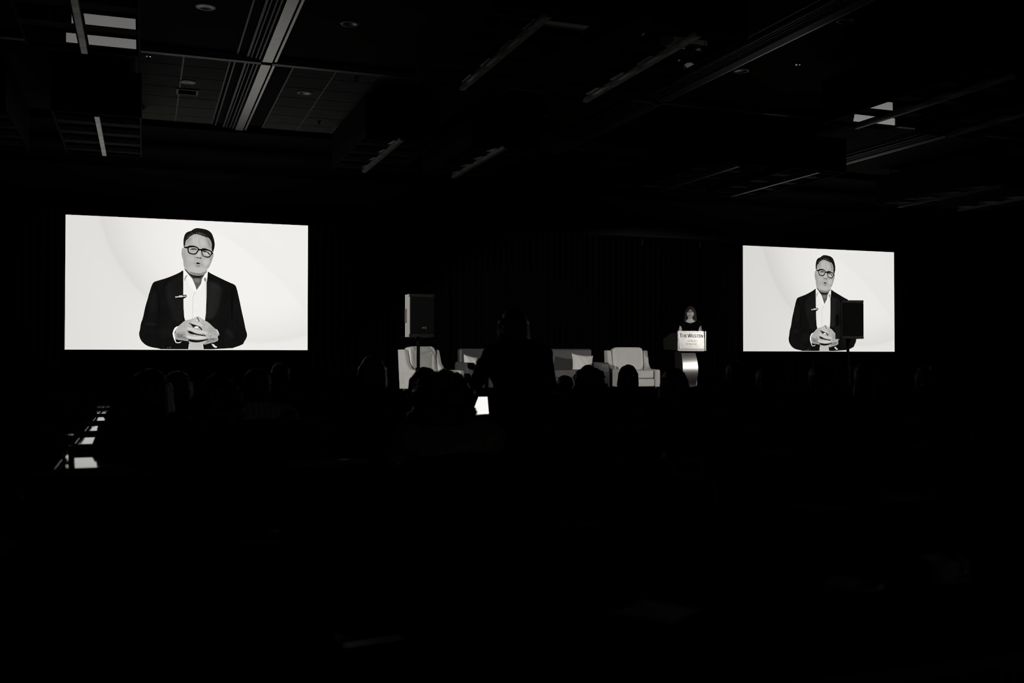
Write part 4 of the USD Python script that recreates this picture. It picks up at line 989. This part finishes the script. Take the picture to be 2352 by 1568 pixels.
ROWNAME = ['row nearest the camera', 'second row from the camera', 'third row from the camera', 'fourth row from the camera', 'fifth row from the camera', 'sixth row from the camera', 'seventh row from the camera', 'second row from the stage', 'row nearest the stage']
for row, Y in enumerate(ROWS):
    lo, hi = -.125 * Y - .25, 1.10 * Y + .25
    k = math.floor((lo + .33) / 1.83)
    sit = [at_y(q[0], q[1], Y - .47)[0] for q in PEOPLE if q[2] == Y]
    places, desks = list(sit), []
    while -.33 + 1.83 * k < hi:
        x0 = -.33 + 1.83 * k
        desks.append(x0)
        if row > 0:
            for q in (.31, .915, 1.52):
                xc = x0 + q
                if lo - .2 < xc < hi + .2 and not any(abs(xc - s_) < .52 for s_ in sit):
                    if row == 5 and abs(xc - at_y(1206, 860, 6.28)[0]) < .62: continue
                    if row >= 3 and -.20 < xc < .15: continue          # the gap through which the table stripes show
                    places.append(xc)
        k += 1
    for i, x0 in enumerate(desks):
        bare = row >= 3 and x0 < 0
        table(x0, Y, f'narrow {"glossy dark" if bare else "dull black"} table, {ORD[i]}{" from the left" if i else ""} in the {ROWNAME[row]}', f'tables in the {ROWNAME[row]}', bare)
    for i, xc in enumerate(sorted(places) if row else []):
        chair(xc, Y - .50, f'black banquet chair, {ORD[i]}{" from the left" if i else ""} in the {ROWNAME[row]}', f'banquet chairs in the {ROWNAME[row]}', any(abs(xc - s_) < .01 for s_ in sit))

# ------------------------------------------------------------------ things on the tables
def on(px, py):
    """The spot on the nearest table row under that picture point."""
    p = at_z(px, py, TZ)
    row = min(ROWS, key=lambda r: abs(r - p[1]))
    Y = min(max(p[1], row - .17), row + .17)
    q = at_y(px, py, Y)
    return np.array([q[0], Y, TZ])
# laptop
p = on(1086, 962)
lp = thing('laptop', 'open laptop with a glowing white screen between the curly hair and the standing person', 'laptop', (p[0], 6.93, TZ), 4)
part('base', rbox(-.15, .15, -.11, .10, .001, .017, .005), M['silver'], lp)
part('keyboard', box(-.13, .13, -.01, .08, .0165, .0185), M['black'], lp, False)
lid = part('lid', moved(rbox(-.15, .15, -.004, .004, 0, .158, .003), (0, .105, .012), rx=-.22), M['silver'], lp)
part('screen', moved(box(-.143, .143, -.0055, -.0045, .008, .152), (0, .105, .012), rx=-.22), glow(252), lp, False)
part('dock_icon', moved(join(*[box(-.07 + .014 * k, -.061 + .014 * k, -.0068, -.0058, .012, .021) for k in range(14)]), (0, .105, .012), rx=-.22), glow(60), lp, False)
part('text_line', moved(join(*[box(-.125, .06 + .05 * ((k * 7) % 3) / 3, -.0066, -.0057, .040 + .018 * k, .0412 + .018 * k) for k in range(6)]), (0, .105, .012), rx=-.22), glow(222), lp, False)

def tumbler(px, py, h, r, label, water=True):
    p = on(px, py)
    t = thing('tumbler', label, 'glass', p, group='water glasses on the tables')
    part('glass', lathe([(0, 0), (r * .85, 0), (r, h), (r - .003, h), (r * .85 - .003, .008), (0, .008)], 28), glass('clear_glass'), t, True)
    if water: part('water', lathe([(0, .0085), (r * .85 - .0035, .0085), (r * .93 - .0035, h * .55), (0, h * .55)], 24), glass('water', 1.0), t, True)
tumbler(157, 1046, .11, .030, 'drinking glass catching two bright glints by the bright table stripes at far left')
tumbler(642, 1273, .085, .036, 'short glass tumbler, lower left foreground')
tumbler(921, 1128, .080, .040, 'glass tumbler left of centre below the spotted blouse')
tumbler(1064, 1245, .085, .030, 'glass tumbler in the middle foreground')
tumbler(1287, 1110, .075, .034, 'glass tumbler below the standing person')
tumbler(1716, 956, .06, .025, 'tiny glass beside the two folded napkins')
def napkin(px, py, h, r, label, sides=4):
    p = on(px, py)
    t = thing('folded_napkin', label, 'napkin', p, random.uniform(0, 90), group='folded white napkins standing on tables')
    ang = np.linspace(0, 2 * math.pi, 24, endpoint=False)
    P = [(0, 0, h)] + [(r * (1 + .12 * math.cos(4 * a)) * k * math.cos(a + .3 * (1 - k)), r * (1 + .12 * math.cos(4 * a)) * k * math.sin(a + .3 * (1 - k)), h * (1 - k) ** .9) for k in (.35, .7, 1.0) for a in ang] + [(0, 0, 0.001)]
    F = [(0, 1 + i, 1 + (i + 1) % 24) for i in range(24)]
    for q in range(2):
        for i in range(24):
            a, b2 = 1 + q * 24 + i, 1 + q * 24 + (i + 1) % 24
            F += [(a, a + 24, b2 + 24), (a, b2 + 24, b2)]
    e = len(P) - 1
    F += [(e, 1 + 48 + (i + 1) % 24, 1 + 48 + i) for i in range(24)]
    part('cloth', (np.array(P), np.array(F)), M['napkin'], t, 40)
napkin(1525, 1098, .095, .034, 'tall cone-folded white napkin on a foreground table, below the lectern')
napkin(1671, 954, .055, .024, 'left of two small folded napkins on a far table right of the lectern')
napkin(1690, 954, .055, .024, 'right of two small folded napkins on a far table right of the lectern')
def sheet(px, py, w, d, rot, label, name='paper', n=1):
    p = on(px, py)
    t = thing(name, label, name.replace('_', ' '), p, rot)
    for k in range(n):
        part('page', moved(box(-w / 2, w / 2, -d / 2, d / 2, .001 + .0012 * k, .002 + .0012 * k), (.004 * k, .003 * k, 0), rz=.05 * k), M['paper'], t, False)
    return p
sheet(1508, 1327, .115, .115, 32, 'square white paper napkin lying flat, right foreground', 'paper_napkin')
p = sheet(2118, 1150, .21, .15, -12, 'open white notepad on a table at far right', 'notepad', 3)
pn = thing('pen', 'slim pen lying behind the open notepad', 'pen', (p[0] + .01, p[1] + .12, TZ + .006), 66)
part('barrel', cyl((0, -.06, 0), (0, .06, 0), .004, seg=10), M['chrome'], pn); part('clip', box(.003, .006, -.05, -.015, .002, .004), M['chrome'], pn, False)
sheet(538, 1056, .07, .12, -8, 'pale sheet standing for a table reflection under the wavy-haired person', 'reflection_sheet')  # pale patch imitating a reflection in the tabletop
sheet(110, 1142, .16, .14, 10, 'pale paper lying on the table at the far left edge', 'paper')
def dish(px, py, r, label, stack=1, name='saucer'):
    p = on(px, py)
    t = thing(name, label, name, p)
    for k in range(stack):
        z = .012 * k
        part('plate', moved(lathe([(0, 0), (r * .55, 0), (r, .014), (r, .017), (r * .55, .004), (0, .004)], 32), (0, 0, z)), M['china'], t)
    return t, p
dish(2222, 1082, .052, 'two stacked saucers at the right edge, behind the notepad', 2)
dish(2315, 1076, .085, 'round plate cut by the right edge of the picture', 1, 'plate')
dish(1960, 1286, .055, 'single saucer in the right foreground, left of the cup', 1)
def cup(px, py, r, h, label):
    t, p = dish(px, py, r * 1.5, label, 1, 'cup')
    part('bowl', lathe([(0, .006), (r * .55, .006), (r * .9, h * .5), (r, h), (r - .004, h), (r * .85, h * .5), (r * .5, .011), (0, .011)], 28), M['china'], t)
    part('handle', moved(trimesh.creation.torus(.018, .0045), (r + .008, 0, h * .55), rx=math.pi / 2), M['china'], t, True)
cup(2162, 1284, .038, .05, 'white cup on a saucer, the largest in the right foreground')
p = on(1530, 1200)
t = thing('glass_dish', 'shallow beaded glass dish with bright glints on a foreground table', 'dish', p)
part('bowl', lathe([(0, 0), (.035, 0), (.062, .022), (.060, .024), (.034, .005), (0, .005)], 32), glass('dish_glass'), t, True)
for k in range(22):
    a = k * 2 * math.pi / 22
    part('bead', moved(trimesh.creation.icosphere(1, .0055), (.062 * math.cos(a), .062 * math.sin(a), .024)), glass('dish_glass'), t, True)
part('sweet', moved(trimesh.creation.icosphere(2, .010), (.008, 0, .015)), M['spark'], t, True)
p = on(1590, 1188)
t = thing('bag', 'rounded dark bag standing behind the beaded dish', 'bag', (p[0], p[1] + .04, TZ), -10)
part('body', moved(superbox(.19, .09, .12, .5, wr=.004), (0, 0, .06)), M['clothmid'], t, True)
part('strap', moved(trimesh.creation.torus(.045, .006), (.01, 0, .115), rx=math.pi / 2), M['black'], t, True)
p = on(845, 1465)
t = thing('phone', 'dark phone with a bright metal rim lying on the near table', 'phone', p, 8)
part('case', rbox(-.052, .052, -.026, .026, 0, .009, .004), M['chrome'], t); part('display', box(-.048, .048, -.022, .022, .0088, .0096), M['black'], t, False)
